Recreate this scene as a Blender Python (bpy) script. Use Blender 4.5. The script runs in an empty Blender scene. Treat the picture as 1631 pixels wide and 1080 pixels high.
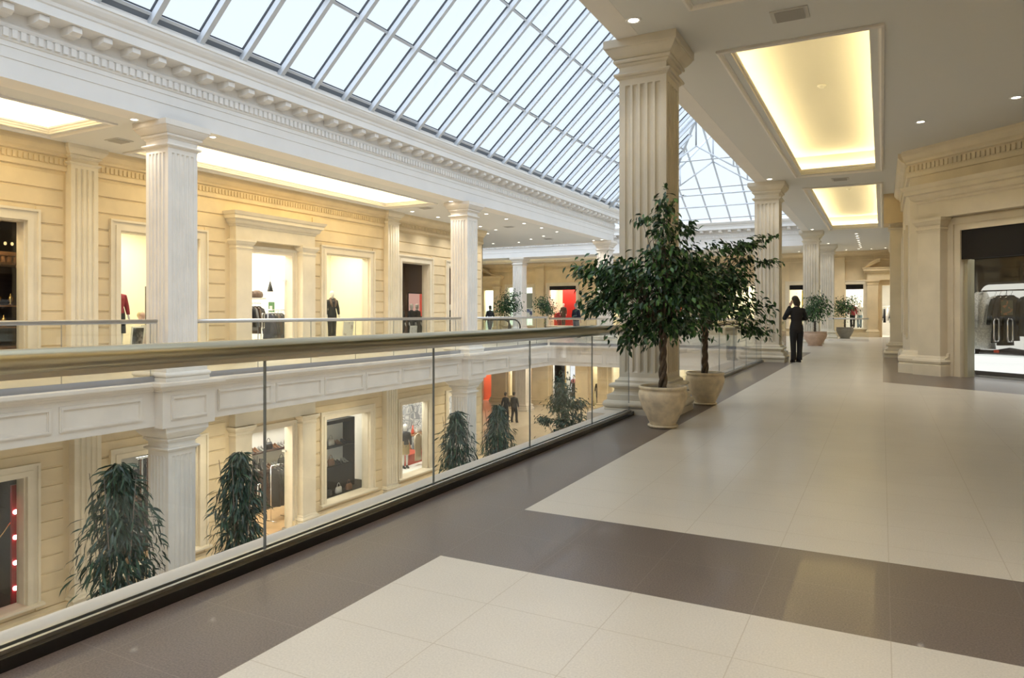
import bpy, math, random
from mathutils import Vector, Matrix
C = bpy.context.scene.collection
D = bpy.data
PI = math.pi
rnd = random.Random(7)

# ---------------------------------------------------------------- camera, sky, lamps, exposure
cam_d = D.cameras.new('camera'); cam = D.objects.new('camera', cam_d); C.objects.link(cam)
cam_d.sensor_width = 36.0; cam_d.lens = 36.0 * 1120 / 1631; cam_d.shift_y = -40 / 1631
cam_d.clip_start = .05; cam_d.clip_end = 300
cam.location = (0, 0, 1.3); cam.rotation_euler = (PI / 2, 0, math.atan(589 / 1120))
bpy.context.scene.camera = cam
S = bpy.context.scene
S.view_settings.view_transform = 'Standard'; S.view_settings.look = 'None'
S.view_settings.gamma = 1.0; S.view_settings.use_curve_mapping = False
S.view_settings.exposure = 0.0
S.cycles.max_bounces = 7; S.cycles.diffuse_bounces = 5; S.cycles.glossy_bounces = 4
S.cycles.transparent_max_bounces = 24; S.cycles.transmission_bounces = 4
S.cycles.sample_clamp_indirect = 6.0; S.cycles.caustics_reflective = False; S.cycles.caustics_refractive = False
S.cycles.use_denoising = True

# overcast sky: pale blue-white, much brighter on the veiled sun's side (over the right-hand gallery)
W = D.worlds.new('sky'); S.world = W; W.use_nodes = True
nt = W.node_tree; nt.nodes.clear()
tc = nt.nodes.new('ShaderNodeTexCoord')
dot = nt.nodes.new('ShaderNodeVectorMath'); dot.operation = 'DOT_PRODUCT'
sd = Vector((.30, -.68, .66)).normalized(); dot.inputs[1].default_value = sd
nt.links.new(tc.outputs['Generated'], dot.inputs[0])
rmp = nt.nodes.new('ShaderNodeValToRGB')
SKY_LOW = (.84, .93, 1.0, 1); SKY_HI = (.78, .87, 1.0, 1)
rmp.color_ramp.elements[0].position = .0; rmp.color_ramp.elements[0].color = SKY_LOW
rmp.color_ramp.elements[1].position = 1.0; rmp.color_ramp.elements[1].color = SKY_HI
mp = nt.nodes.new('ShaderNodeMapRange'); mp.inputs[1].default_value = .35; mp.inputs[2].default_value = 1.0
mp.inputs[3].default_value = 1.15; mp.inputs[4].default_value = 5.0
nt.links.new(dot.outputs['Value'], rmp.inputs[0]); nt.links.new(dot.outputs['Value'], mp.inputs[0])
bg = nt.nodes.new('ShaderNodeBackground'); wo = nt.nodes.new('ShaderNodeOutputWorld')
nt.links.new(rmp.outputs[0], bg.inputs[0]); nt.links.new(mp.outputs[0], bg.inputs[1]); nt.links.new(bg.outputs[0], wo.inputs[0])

def area(name, loc, size, power, color=(1, .9, .75), size_y=None, rot=(0, 0, 0)):
    l = D.lights.new(name, 'AREA'); l.energy = power; l.color = color
    l.shape = 'RECTANGLE'; l.size = size; l.size_y = size_y or size
    o = D.objects.new(name, l); o.location = loc; o.rotation_euler = rot; C.objects.link(o); return o
def spot(name, loc, power, color=(1, .88, .66), ang=110, blend=.8, r=.05):
    l = D.lights.new(name, 'SPOT'); l.energy = power; l.color = color
    l.spot_size = math.radians(ang); l.spot_blend = blend; l.shadow_soft_size = r
    o = D.objects.new(name, l); o.location = loc; C.objects.link(o); return o
# daylight enters through the glazed roof: portals help sample it
for nm, loc, rot, sx, sy in (('skylight_portal', (-9.2, 12, 8.5), (0, -math.atan(.934), 0), 5.7, 52), ('skylight_portal', (-5.1, 12, 8.5), (0, math.atan(.934), 0), 5.7, 52)):
    p = area(nm, loc, sx, 1, size_y=sy, rot=rot); p.data.cycles.is_portal = True

ZC, ZL, XB, XW = 4.87, -5.05, -11.7, -15.3      # ceiling, lower floor, left balcony edge, left shop wall
YF, YB = 44.5, -14.0                             # far wall, back wall
XR = -3.05                                      # right ceiling edge

# ---------------------------------------------------------------- materials
MATS = {}
def mat(name, col, rough=.6, metal=0.0, var=0.0, scale=3.0, bump=0.0, bscale=40.0, emit=0.0, ecol=None, spec=.5, coat=0.0, stretch=None, blk=0.0):
    if name in MATS: return MATS[name]
    m = D.materials.new(name); m.use_nodes = True
    n = m.node_tree; b = n.nodes['Principled BSDF']
    b.inputs['Base Color'].default_value = (*col, 1); b.inputs['Roughness'].default_value = rough
    b.inputs['Metallic'].default_value = metal; b.inputs['Specular IOR Level'].default_value = spec
    b.inputs['Coat Weight'].default_value = coat
    if emit: b.inputs['Emission Color'].default_value = (*(ecol or col), 1); b.inputs['Emission Strength'].default_value = emit
    g = None
    if var or bump:
        g = n.nodes.new('ShaderNodeNewGeometry'); src = g.outputs['Position']
        if stretch:
            mpn = n.nodes.new('ShaderNodeMapping'); mpn.inputs['Scale'].default_value = stretch
            n.links.new(src, mpn.inputs[0]); src = mpn.outputs[0]
    if var:
        t = n.nodes.new('ShaderNodeTexNoise'); t.inputs['Scale'].default_value = scale; t.inputs['Detail'].default_value = 5
        n.links.new(src, t.inputs['Vector'])
        r = n.nodes.new('ShaderNodeMapRange'); r.inputs[1].default_value = .3; r.inputs[2].default_value = .7
        r.inputs[3].default_value = 1 - var; r.inputs[4].default_value = 1 + var
        n.links.new(t.outputs['Fac'], r.inputs[0])
        mx = n.nodes.new('ShaderNodeVectorMath'); mx.operation = 'SCALE'; mx.inputs[0].default_value = col
        fo = r.outputs[0]
        if blk:
            r2 = n.nodes.new('ShaderNodeMapRange'); r2.inputs[3].default_value = 1 - blk; r2.inputs[4].default_value = 1 + blk
            n.links.new(g.outputs['Random Per Island'], r2.inputs[0]); ml = n.nodes.new('ShaderNodeMath'); ml.operation = 'MULTIPLY'
            n.links.new(fo, ml.inputs[0]); n.links.new(r2.outputs[0], ml.inputs[1]); fo = ml.outputs[0]
        n.links.new(fo, mx.inputs['Scale']); n.links.new(mx.outputs[0], b.inputs['Base Color'])
    if bump:
        t2 = n.nodes.new('ShaderNodeTexNoise'); t2.inputs['Scale'].default_value = bscale; n.links.new(src, t2.inputs['Vector'])
        bp = n.nodes.new('ShaderNodeBump'); bp.inputs['Strength'].default_value = bump; bp.inputs['Distance'].default_value = .01
        n.links.new(t2.outputs['Fac'], bp.inputs['Height']); n.links.new(bp.outputs[0], b.inputs['Normal'])
    MATS[name] = m; return m
def glass(name, tint=(.95, .98, .965), refl=1.0):
    m = D.materials.new(name); m.use_nodes = True; n = m.node_tree; n.nodes.clear()
    out = n.nodes.new('ShaderNodeOutputMaterial'); mix = n.nodes.new('ShaderNodeMixShader')
    tr = n.nodes.new('ShaderNodeBsdfTransparent'); tr.inputs[0].default_value = (*tint, 1)
    gl = n.nodes.new('ShaderNodeBsdfGlossy'); gl.inputs['Roughness'].default_value = .0
    lw = n.nodes.new('ShaderNodeLayerWeight'); lw.inputs[0].default_value = .5
    pw = n.nodes.new('ShaderNodeMath'); pw.operation = 'POWER'; pw.inputs[1].default_value = 5
    ma = n.nodes.new('ShaderNodeMath'); ma.operation = 'MULTIPLY_ADD'; ma.inputs[1].default_value = .9 * refl; ma.inputs[2].default_value = .04 * refl
    n.links.new(lw.outputs['Facing'], pw.inputs[0]); n.links.new(pw.outputs[0], ma.inputs[0]); n.links.new(ma.outputs[0], mix.inputs[0])
    n.links.new(tr.outputs[0], mix.inputs[1]); n.links.new(gl.outputs[0], mix.inputs[2]); n.links.new(mix.outputs[0], out.inputs[0])
    MATS[name] = m; return m
def emis(name, col, st):
    m = D.materials.new(name); m.use_nodes = True; n = m.node_tree; n.nodes.clear()
    out = n.nodes.new('ShaderNodeOutputMaterial'); e = n.nodes.new('ShaderNodeEmission')
    e.inputs[0].default_value = (*col, 1); e.inputs[1].default_value = st
    n.links.new(e.outputs[0], out.inputs[0]); MATS[name] = m; return m

STONE = mat('yellow_limestone', (.72, .59, .38), .75, var=.08, scale=1.6, bump=.12, blk=.05)
STONE2 = mat('pale_limestone', (.76, .68, .53), .7, var=.07, scale=1.8, bump=.1)
COLW = mat('white_column_stone', (.76, .70, .62), .65, var=.05, scale=2.2, bump=.12)
COLY = mat('cream_column_stone', (.68, .63, .53), .65, var=.07, scale=2.2, bump=.12)
PLASTER = mat('white_plaster', (.80, .77, .73), .7, var=.02, scale=2)
CEIL = mat('ceiling_paint', (.70, .70, .68), .8)
PAINTW = mat('white_roof_paint', (.60, .63, .67), .45)
GASK = mat('dark_gasket', (.03, .035, .045), .6)
STEEL = mat('satin_steel', (.66, .66, .66), .3, 1.0)
CHROME = mat('chrome', (.82, .82, .83), .12, 1.0)
RAILM = mat('champagne_steel', (.76, .68, .48), .3, 1.0)
BLACKM = mat('black_stone', (.012, .012, .012), .12)
BLACK = mat('black_panel', (.012, .011, .011), .55, spec=.2)
FASCM = mat('warm_ledge_stone', (.72, .64, .55), .65, var=.05, scale=2.2, bump=.12)
GLASS = glass('clear_glass', (.965, .975, .965)); RGLASS = glass('roof_glass', (.97, .985, .99), .5); SGLASS = glass('shop_glass', (.97, .98, .97), .8)
WHITEP = mat('white_shop_paint', (.86, .84, .78), .7)
DARKP = mat('dark_shop_paint', (.03, .024, .022), .6)
BROWNP = mat('brown_shop_paint', (.22, .14, .10), .6)
WOODF = mat('light_wood_floor', (.55, .36, .19), .4, var=.15, scale=3, stretch=(9, .8, 1))
WOODD = mat('dark_wood', (.05, .03, .025), .35, var=.2, scale=4, stretch=(1, 1, 8))
WOODC = mat('carved_oak', (.28, .13, .05), .45, var=.25, scale=6, stretch=(1, 1, 4))
GOLD = mat('gold', (.85, .58, .22), .25, 1.0)

def floor_mat(name, col, rough, joints, jcol, speck, spscale, gx, gy, coat=0.0):
    m = D.materials.new(name); m.use_nodes = True; n = m.node_tree; L = n.links; b = n.nodes['Principled BSDF']
    g = n.nodes.new('ShaderNodeNewGeometry'); sep = n.nodes.new('ShaderNodeSeparateXYZ'); L.new(g.outputs['Position'], sep.inputs[0])
    def math_(op, a, bb):
        q = n.nodes.new('ShaderNodeMath'); q.operation = op
        for i, v in enumerate((a, bb)):
            if isinstance(v, (int, float)): q.inputs[i].default_value = v
            else: L.new(v, q.inputs[i])
        return q.outputs[0]
    def line(axis, off, pitch):
        f = math_('DIVIDE', math_('SUBTRACT', axis, off - 100 * pitch), pitch)
        fr = math_('FRACT', f, 0); d = math_('ABSOLUTE', math_('SUBTRACT', fr, .5), 0)
        return math_('GREATER_THAN', d, .5 - .0022 / pitch)
    ln = math_('MAXIMUM', line(sep.outputs[0], gx[0], gx[1]), line(sep.outputs[1], gy[0], gy[1]))
    mp_ = n.nodes.new('ShaderNodeMapping'); mp_.inputs['Scale'].default_value = (1, 1, 1); L.new(g.outputs['Position'], mp_.inputs[0])
    t = n.nodes.new('ShaderNodeTexNoise'); t.inputs['Scale'].default_value = spscale; t.inputs['Detail'].default_value = 4; L.new(mp_.outputs[0], t.inputs['Vector'])
    t2 = n.nodes.new('ShaderNodeTexNoise'); t2.inputs['Scale'].default_value = 1.3; t2.inputs['Detail'].default_value = 3; L.new(mp_.outputs[0], t2.inputs['Vector'])
    v = math_('ADD', math_('MULTIPLY', math_('SUBTRACT', t.outputs['Fac'], .5), speck), math_('MULTIPLY', math_('SUBTRACT', t2.outputs['Fac'], .5), .22))
    sc = n.nodes.new('ShaderNodeVectorMath'); sc.operation = 'SCALE'; sc.inputs[0].default_value = col
    L.new(math_('ADD', v, 1.0), sc.inputs['Scale'])
    mx = n.nodes.new('ShaderNodeMix'); mx.data_type = 'RGBA'; L.new(math_('MULTIPLY', ln, joints), mx.inputs[0])
    L.new(sc.outputs[0], mx.inputs[6]); mx.inputs[7].default_value = (*jcol, 1)
    L.new(mx.outputs[2], b.inputs['Base Color']); b.inputs['Roughness'].default_value = rough
    b.inputs['Specular IOR Level'].default_value = .5; b.inputs['Coat Weight'].default_value = coat; b.inputs['Coat Roughness'].default_value = .04
    MATS[name] = m; return m
FBEIGE = floor_mat('beige_tile', (.62, .58, .515), .3, .55, (.40, .34, .26), .45, 120, (-2.1, .533), (3.17, .43), .06)
FDARK = floor_mat('dark_granite', (.14, .112, .102), .32, .3, (.28, .25, .22), 1.7, 130, (-2.1, .533), (3.17, .5), .16)
FLOW = floor_mat('lower_tile', (.64, .55, .43), .25, .5, (.40, .34, .26), .25, 60, (0, .6), (0, .6))

# ---------------------------------------------------------------- mesh helpers
class B:
    def __init__(s, T=None): s.v = []; s.f = []; s.m = []; s.T = T; s.sm = []
    def add(s, vs, fs, mi=0, smooth=False):
        o = len(s.v)
        s.v += [tuple(s.T @ Vector(p)) for p in vs] if s.T else [tuple(p) for p in vs]
        for f in fs: s.f.append([i + o for i in f]); s.m.append(mi); s.sm.append(smooth)
        return s
    def box(s, x0, x1, y0, y1, z0, z1, mi=0):
        return s.add([(x0, y0, z0), (x1, y0, z0), (x1, y1, z0), (x0, y1, z0), (x0, y0, z1), (x1, y0, z1), (x1, y1, z1), (x0, y1, z1)],
                     [(3, 2, 1, 0), (4, 5, 6, 7), (0, 1, 5, 4), (1, 2, 6, 5), (2, 3, 7, 6), (3, 0, 4, 7)], mi)
    def cbox(s, c, d, mi=0): return s.box(c[0] - d[0] / 2, c[0] + d[0] / 2, c[1] - d[1] / 2, c[1] + d[1] / 2, c[2] - d[2] / 2, c[2] + d[2] / 2, mi)
    def loft(s, rings, cap=True, mi=0, smooth=False, closed=True):
        n = len(rings[0]); vs = [p for r in rings for p in r]; fs = []
        for i in range(len(rings) - 1):
            for j in range(n if closed else n - 1):
                k = (j + 1) % n; fs.append((i * n + j, i * n + k, (i + 1) * n + k, (i + 1) * n + j))
        if cap: fs.append(tuple(range(n - 1, -1, -1))); fs.append(tuple((len(rings) - 1) * n + j for j in range(n)))
        return s.add(vs, fs, mi, smooth)
    def lathe(s, prof, c=(0, 0, 0), n=24, mi=0, smooth=True, cap=True):
        return s.loft([[(c[0] + r * math.cos(2 * PI * j / n), c[1] + r * math.sin(2 * PI * j / n), c[2] + z) for j in range(n)] for r, z in prof], cap, mi, smooth)
    def tube(s, pts, r, n=8, mi=0, cap=True, smooth=True):
        pts = [Vector(p) for p in pts]; rr = r if isinstance(r, (list, tuple)) else [r] * len(pts); rings = []
        up = None
        for i, p in enumerate(pts):
            t = (pts[min(i + 1, len(pts) - 1)] - pts[max(i - 1, 0)]).normalized()
            if up is None: up = Vector((0, 0, 1)) if abs(t.z) < .9 else Vector((1, 0, 0))
            a = t.cross(up)
            if a.length < 1e-4: a = t.orthogonal()
            a.normalize(); b = a.cross(t).normalized(); up = b
            rings.append([tuple(p + a * rr[i] * math.cos(2 * PI * j / n) + b * rr[i] * math.sin(2 * PI * j / n)) for j in range(n)])
        return s.loft(rings, cap, mi, smooth)
    def extr(s, prof, a, b_, mi=0, axis=1, cap=True):
        # prof: closed polygon [(d, z)], swept along one axis of the local frame from a to b_
        def P(q, t): return (q[0], t, q[1]) if axis == 1 else (t, q[0], q[1])
        return s.loft([[P(q, a) for q in prof], [P(q, b_) for q in prof]], cap, mi)
    def ell(s, c, r, n=12, m=8, mi=0):
        rings = []
        for i in range(1, m):
            t = PI * i / m
            rings.append([(c[0] + r[0] * math.sin(t) * math.cos(2 * PI * j / n), c[1] + r[1] * math.sin(t) * math.sin(2 * PI * j / n), c[2] - r[2] * math.cos(t)) for j in range(n)])
        return s.loft(rings, True, mi, True)
    def grid_holes(s, u0, u1, v0, v1, holes, P, mi=0, ucuts=(), pick=None):
        us = sorted(set([u0, u1] + [min(max(h[i], u0), u1) for h in holes for i in (0, 1)] + [c for c in ucuts if u0 < c < u1]))
        vs_ = sorted(set([v0, v1] + [min(max(h[i], v0), v1) for h in holes for i in (2, 3)]))
        for a, b2 in zip(us, us[1:]):
            for c, d in zip(vs_, vs_[1:]):
                cu, cv = (a + b2) / 2, (c + d) / 2
                if any(h[0] < cu < h[1] and h[2] < cv < h[3] for h in holes): continue
                s.add([P(a, c), P(b2, c), P(b2, d), P(a, d)], [(0, 1, 2, 3)], pick(cu, cv) if pick else mi)
        return s
    def build(s, name, mats, parent=None, loc=None, **props):
        me = D.meshes.new(name); me.from_pydata(s.v, [], s.f)
        for m in (mats if isinstance(mats, (list, tuple)) else [mats]): me.materials.append(m)
        me.polygons.foreach_set('material_index', s.m); me.polygons.foreach_set('use_smooth', s.sm); me.update()
        o = D.objects.new(name, me); C.objects.link(o)
        if parent: o.parent = parent
        if loc: o.location = loc
        for k, v in props.items(): o[k] = v
        return o
def empty(name, loc=(0, 0, 0), rz=0, label=None, cat=None, group=None, kind=None):
    o = D.objects.new(name, None); C.objects.link(o); o.location = loc; o.rotation_euler = (0, 0, rz); o.empty_display_size = .1
    tag(o, label, cat, group, kind); return o
def tag(o, label=None, cat=None, group=None, kind=None):
    for k, v in (('label', label), ('category', cat), ('group', group), ('kind', kind)):
        if v: o[k] = v
    return o
def struct(b, name, mats, parent=None):
    return b.build(name, mats, parent, kind='structure')
def copy_tree(o, parent=None):
    c = o.copy(); C.objects.link(c)
    if parent: c.parent = parent
    for ch in list(o.children): copy_tree(ch, c)
    return c
def local(o): return o.matrix_basis
NTH = ['first', 'second', 'third', 'fourth', 'fifth', 'sixth', 'seventh', 'eighth', 'ninth', 'tenth', 'eleventh', 'twelfth', 'thirteenth', 'fourteenth']

T_LEFT = Matrix(((0, 1, 0, XW), (1, 0, 0, 0), (0, 0, 1, 0), (0, 0, 0, 1)))       # (s along +y, d towards +x, z)
T_FAR = Matrix(((1, 0, 0, 0), (0, -1, 0, YF), (0, 0, 1, 0), (0, 0, 0, 1)))       # (s along +x, d towards the camera, z)
DA, DD, DN = (.55, 17.9), (.74, -.6726), (-.6726, -.74)
T_DIAG = Matrix(((DD[0], DN[0], 0, DA[0]), (DD[1], DN[1], 0, DA[1]), (0, 0, 1, 0), (0, 0, 0, 1)))
T_RIGHT = Matrix(((0, -1, 0, .55), (1, 0, 0, 0), (0, 0, 1, 0), (0, 0, 0, 1)))    # corridor wall on the right, facing -x

# ---------------------------------------------------------------- the setting
def coursed_wall(name, T, s0, s1, z0, z1, openings, skips=(), course=.362, zb=0.0, matl=STONE, reveal=.3, plinth=.28, raised=.028, top=None):
    b = B(T)
    b.grid_holes(s0, s1, z0, z1, openings, lambda u, v: (u, 0, v))
    for a, c, d, e in openings:
        b.box(a - .012, a - .01, -reveal, -.002, d, e); b.box(c + .01, c + .012, -reveal, -.002, d, e)
        b.box(a, c, -reveal, -.002, e + .01, e + .012); b.box(a, c, -reveal, -.002, d - .004, d - .002)
    z = zb + plinth
    while z < z1 - .05 and raised:
        zt = min(z + course - .03, (top or z1))
        if zt - z > .05:
            cuts = sorted([(a, c) for a, c, d, e in openings if d - .14 < z + .15 < e + .16] + [(a, c) for a, c in skips])
            cur = s0
            for a, c in cuts + [(s1, s1)]:
                a2 = a - (0 if (a, c) in list(skips) else .17)
                if a2 - cur > .1:
                    b.loft([[(cur, 0, z), (a2, 0, z), (a2, 0, zt), (cur, 0, zt)], [(cur + .004, raised, z + .012), (a2 - .004, raised, z + .012), (a2 - .004, raised, zt - .012), (cur + .004, raised, zt - .012)]], cap=True)
                cur = max(cur, c + (0 if (a, c) in list(skips) else .17))
        z += course
    if plinth:
        cur = s0
        for a, c, d, e in sorted(openings) + [(s1, s1, 9, 9)]:
            if d > zb + .1 and a < s1: continue
            if a > cur: b.extr_s(cur, a, [(0, zb), (.13, zb), (.13, zb + .17), (.11, zb + .19), (.11, zb + .22), (.05, zb + .28), (0, zb + .28)])
            cur = c
    return struct(b, name, matl)
def _extr_s(s, a, b_, prof, mi=0, ext=(0, 0)):
    # sweep a (d, z) profile along local s
    return s.loft([[(a, q[0], q[1]) for q in prof], [(b_, q[0], q[1]) for q in prof]], True, mi)
B.extr_s = _extr_s

def fluted_ring(hx, hy, nx, ny, r, f, z, ox=0, oy=0, k=6):
    # rectangle outline with nx / ny concave flutes per face, flute depth factor f
    pts = []
    def face(L, n, P):
        pts.append(P(-L, 0))
        if n:
            m = .14 * L + .02; pitch = (2 * L - 2 * m) / n
            for i in range(n):
                c = -L + m + pitch * (i + .5)
                for j in range(k + 1):
                    t = PI * j / k; pts.append(P(c - r * math.cos(t), -r * f * math.sin(t)))
    face(hx, nx, lambda a, d: (ox + a, oy - hy - d, z)); face(hy, ny, lambda a, d: (ox + hx + d, oy + a, z))
    face(hx, nx, lambda a, d: (ox - a, oy + hy + d, z)); face(hy, ny, lambda a, d: (ox - hx - d, oy - a, z))
    return pts
BASE_P = [(.155, 0), (.155, .075), (.13, .075), (.155, .085), (.172, .11), (.175, .125), (.172, .14), (.155, .165), (.125, .175), (.125, .245), (.095, .255), (.06, .28), (.05, .31), (.055, .325), (.085, .332), (.105, .345), (.112, .362), (.105, .38), (.085, .393), (.045, .4), (.045, .43), (.02, .44), (.005, .46), (0, .47)]
CAP_P = [(0, -.49), (.02, -.475), (.025, -.46), (.05, -.455), (.062, -.435), (.055, -.415), (.02, -.405), (0, -.40), (0, -.325), (.02, -.31), (.028, -.298), (.03, -.285), (.055, -.28), (.066, -.26), (.06, -.238), (.045, -.23), (.06, -.225), (.085, -.205), (.115, -.17), (.14, -.135), (.148, -.112), (.158, -.11), (.165, -.10), (.165, 0)]
def rect_ring(hx, hy, z, ox=0, oy=0): return [(ox - hx, oy - hy, z), (ox + hx, oy - hy, z), (ox + hx, oy + hy, z), (ox - hx, oy + hy, z)]
def column_parts(root, z0, z1, hx, hy, nx, ny, m, T=None, sc=1.0, ox=0, oy=0, r=None):
    r = r or .034 * sc
    b = B(T)
    for (o, z), (o2, z2) in zip(BASE_P, BASE_P[1:]):
        b.loft([rect_ring(hx + o * sc, hy + o * sc, z0 + z * sc, ox, oy), rect_ring(hx + o2 * sc, hy + o2 * sc, z0 + z2 * sc, ox, oy)], False)
    b.add(rect_ring(hx, hy, z0 + .46 * sc, ox, oy), [(0, 1, 2, 3)])
    b.build('base', m, root)
    za, zb = z0 + .53 * sc, z1 - .57 * sc
    zs = [(z0 + .47 * sc, 0)] + [(za + r * a, f) for a, f in ((0, .02), (.15, .5), (.4, .8), (1, 1))] + [(zb - r * a, f) for a, f in ((1, 1), (.4, .8), (.15, .5), (0, .02))] + [(z1 - .48 * sc, 0)]
    b = B(T); b.loft([fluted_ring(hx, hy, nx, ny, r, f, z, ox, oy) for z, f in zs], False); b.build('shaft', m, root)
    b = B(T)
    for (o, z), (o2, z2) in zip(CAP_P, CAP_P[1:]):
        b.loft([rect_ring(hx + o * sc, hy + o * sc, z1 + z * sc, ox, oy), rect_ring(hx + o2 * sc, hy + o2 * sc, z1 + z2 * sc, ox, oy)], False)
    b.build('capital', m, root)
def column(x, y, z0, z1, label, m=COLW, group='square fluted columns', h=.315, sc=1.0):
    root = empty('fluted_column', (x, y, 0), 0, label, 'column', group)
    column_parts(root, z0, z1, h, h, 5, 5, m, sc=sc); return root
def pilaster(T, s, z0, z1, label, hx=.29, d=.2, m=STONE2, n=4, sc=.85, group='wall pilasters'):
    root = empty('wall_pilaster', (0, 0, 0), 0, label, 'pilaster', group)
    column_parts(root, z0, z1, hx, d, n, 0, m, T=T, sc=sc, ox=s, oy=0); return root

WN = [0]; DNn = [0]
def window(T, a, c, d, e, sill=True, fm=STONE2, pane=True, fw=.24, head=0.0):
    WN[0] += 1
    root = empty('window_%d' % WN[0], kind='structure')
    b = B(T)
    for w0, w1, p in ((0, fw * .45, .075), (fw * .45, fw * .8, .055), (fw * .8, fw, .09)):
        b.box(a - w1, a - w0, -.05, p, d - (.0 if sill else 0), e + w1); b.box(c + w0, c + w1, -.05, p, d, e + w1)
        b.box(a - w0, c + w0, -.05, p, e + w0, e + w1)
    b.box(a, a + .03, -.28, -.02, d, e); b.box(c - .03, c, -.28, -.02, d, e); b.box(a + .03, c - .03, -.28, -.02, e - .03, e)
    b.build('window_frame', fm, root, kind='structure')
    if sill:
        B(T).extr_s(a - fw - .05, c + fw + .05, [(-.3, d - .1), (.1, d - .1), (.17, d - .06), (.17, d - .02), (.1, d), (-.3, d)]).build('window_sill', fm, root, kind='structure')
    if pane: B(T).box(a + .03, c - .03, -.22, -.208, d, e - .03).build('pane', SGLASS, root, kind='structure')
    if head: B(T).box(a, c, -.2, -.05, e - head, e).build('black_header', BLACK, root, kind='structure')
    return root
def portal(T, a, c, zb, e, pw=.55, gap=.16, ent=True, fm=STONE2):
    # pilaster-and-entablature surround of a shop door; a..c clear opening, pw pilaster width, gap architrave
    DNn[0] += 1
    root = empty('door_%d' % DNn[0], kind='structure')
    b = B(T)
    for w0, w1, p in ((0, gap * .5, .02), (gap * .5, gap, .05)):
        b.box(a - w1, a - w0, -.3, p, zb, e + w1); b.box(c + w0, c + w1, -.3, p, zb, e + w1); b.box(a - w0, c + w0, -.3, p, e + w0, e + w1)
    b.build('architrave', fm, root, kind='structure')
    for sx in (-1, 1):
        s0 = (a - gap - pw / 2) if sx < 0 else (c + gap + pw / 2)
        b = B(T); hx = pw / 2
        prof = [(.07, zb), (.07, zb + .22), (.05, zb + .24), (.07, zb + .26), (.08, zb + .30), (.06, zb + .34), (.03, zb + .36), (.02, zb + .39), (0, zb + .42), (0, e + .0), (.01, e + .02), (.02, e + .05), (.03, e + .06), (.01, e + .08), (.01, e + .13), (.04, e + .16), (.075, e + .22), (.085, e + .23), (.085, e + .29)]
        for (o, z), (o2, z2) in zip(prof, prof[1:]):
            b.loft([rect_ring(hx + o, .26 + o, z, s0, 0), rect_ring(hx + o2, .26 + o2, z2, s0, 0)], False)
        b.build('portal_pilaster', fm, root, kind='structure')
    b = B(T); l, r_ = a - gap - pw, c + gap + pw
    b.box(l, r_, -.1, .24, e + .29, e + .62)
    pr = [(.24, .62), (.27, .64), (.28, .68), (.33, .70), (.36, .74), (.37, .80), (.43, .82), (.43, .90), (.46, .92), (.49, .98), (.50, 1.0)]
    for (o, z), (o2, z2) in zip(pr, pr[1:]):
        b.loft([rect_ring((r_ - l) / 2 + o - .24, o, e + z, (l + r_) / 2, 0), rect_ring((r_ - l) / 2 + o2 - .24, o2, e + z2, (l + r_) / 2, 0)], z2 == 1.0)
    b.build('entablature', fm, root, kind='structure')
    return root

def shop_room(T, a, c, z0, z1, depth, wallm, floorm=None, d0=-.3):
    b = B(T)
    b.add([(a, d0, z0), (a, -depth, z0), (c, -depth, z0), (c, d0, z0), (a, d0, z1), (a, -depth, z1), (c, -depth, z1), (c, d0, z1)],
          [(0, 1, 5, 4), (1, 2, 6, 5), (2, 3, 7, 6), (4, 5, 6, 7)], 0)
    b.add([(a, d0, z0 + .005), (a, -depth, z0 + .005), (c, -depth, z0 + .005), (c, d0, z0 + .005)], [(0, 1, 2, 3)], 1)
    return struct(b, 'wall_shop_interior', [wallm, floorm or wallm])
def shop_light(T, s, d, z, sx, sy, power, col=(1, .93, .8)):
    p = T @ Vector((s, d, z)); o = area('shop_ceiling_lamp', p, sx, power, col, sy)
    o.rotation_euler = (0, 0, math.atan2(T[1][0], T[0][0])); return o
# ---- upper floor: beige field, dark granite borders and cross strip (pattern = two stones in one slab)
def P0(u, v): return (u, v, 0)
b = B()
TV = (1, 0)
# near floor right of the glass: columns of cells, dark outside x<-2.1 and in the strip 3.17..4.17
dark_holes = []
b.grid_holes(-2.84, -2.1, YB, 25.6, [], P0, 1)
b.grid_holes(-2.1, 6, YB, 12.6, [(-2.1, 6, 3.17, 4.17)], P0, 0)
b.grid_holes(-2.1, 6, 3.17, 4.17, [], P0, 1)
b.grid_holes(-2.1, 0.02, 12.6, 44.9, [(-2.1, -.5, 25.6, 44.9)], P0, 0)
# right part, up to the diagonal border of dark granite before the shop front
l0, l1 = (.02, 15.13), (6.0, 11.3)
yl = lambda x: l0[1] + (l1[1] - l0[1]) * (x - l0[0]) / (l1[0] - l0[0])
b.add([P0(.02, 12.6), P0(3.97, 12.6), P0(.02, 15.13)], [(0, 1, 2)], 0)
b.add([P0(3.97, 12.6), P0(6, 12.6), P0(6, 19), P0(.02, 19), P0(.02, 15.13)], [(0, 1, 2, 3, 4)], 1)
b.add([P0(.02, 19), P0(1.2, 19), P0(1.2, 44.9), P0(.02, 44.9)], [(0, 1, 2, 3)], 1)
b.grid_holes(-2.1, -.5, 25.6, 44.9, [], P0, 0)
b.grid_holes(-26, -2.1, 25.62, 44.9, [(-25.9, -18.9, 34.8, 36.3)], P0, 0)
b.grid_holes(XW, XB - .2, YB, 25.62, [], P0, 0)
b.grid_holes(-26, XW, 26.3, 25.62 + .7, [], P0, 0)
struct(b, 'floor', [FBEIGE, FDARK])
b = B(); b.grid_holes(-26, 0, YB, 44.9, [], lambda u, v: (u, v, ZL)); struct(b, 'floor_lower', FLOW)
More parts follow.
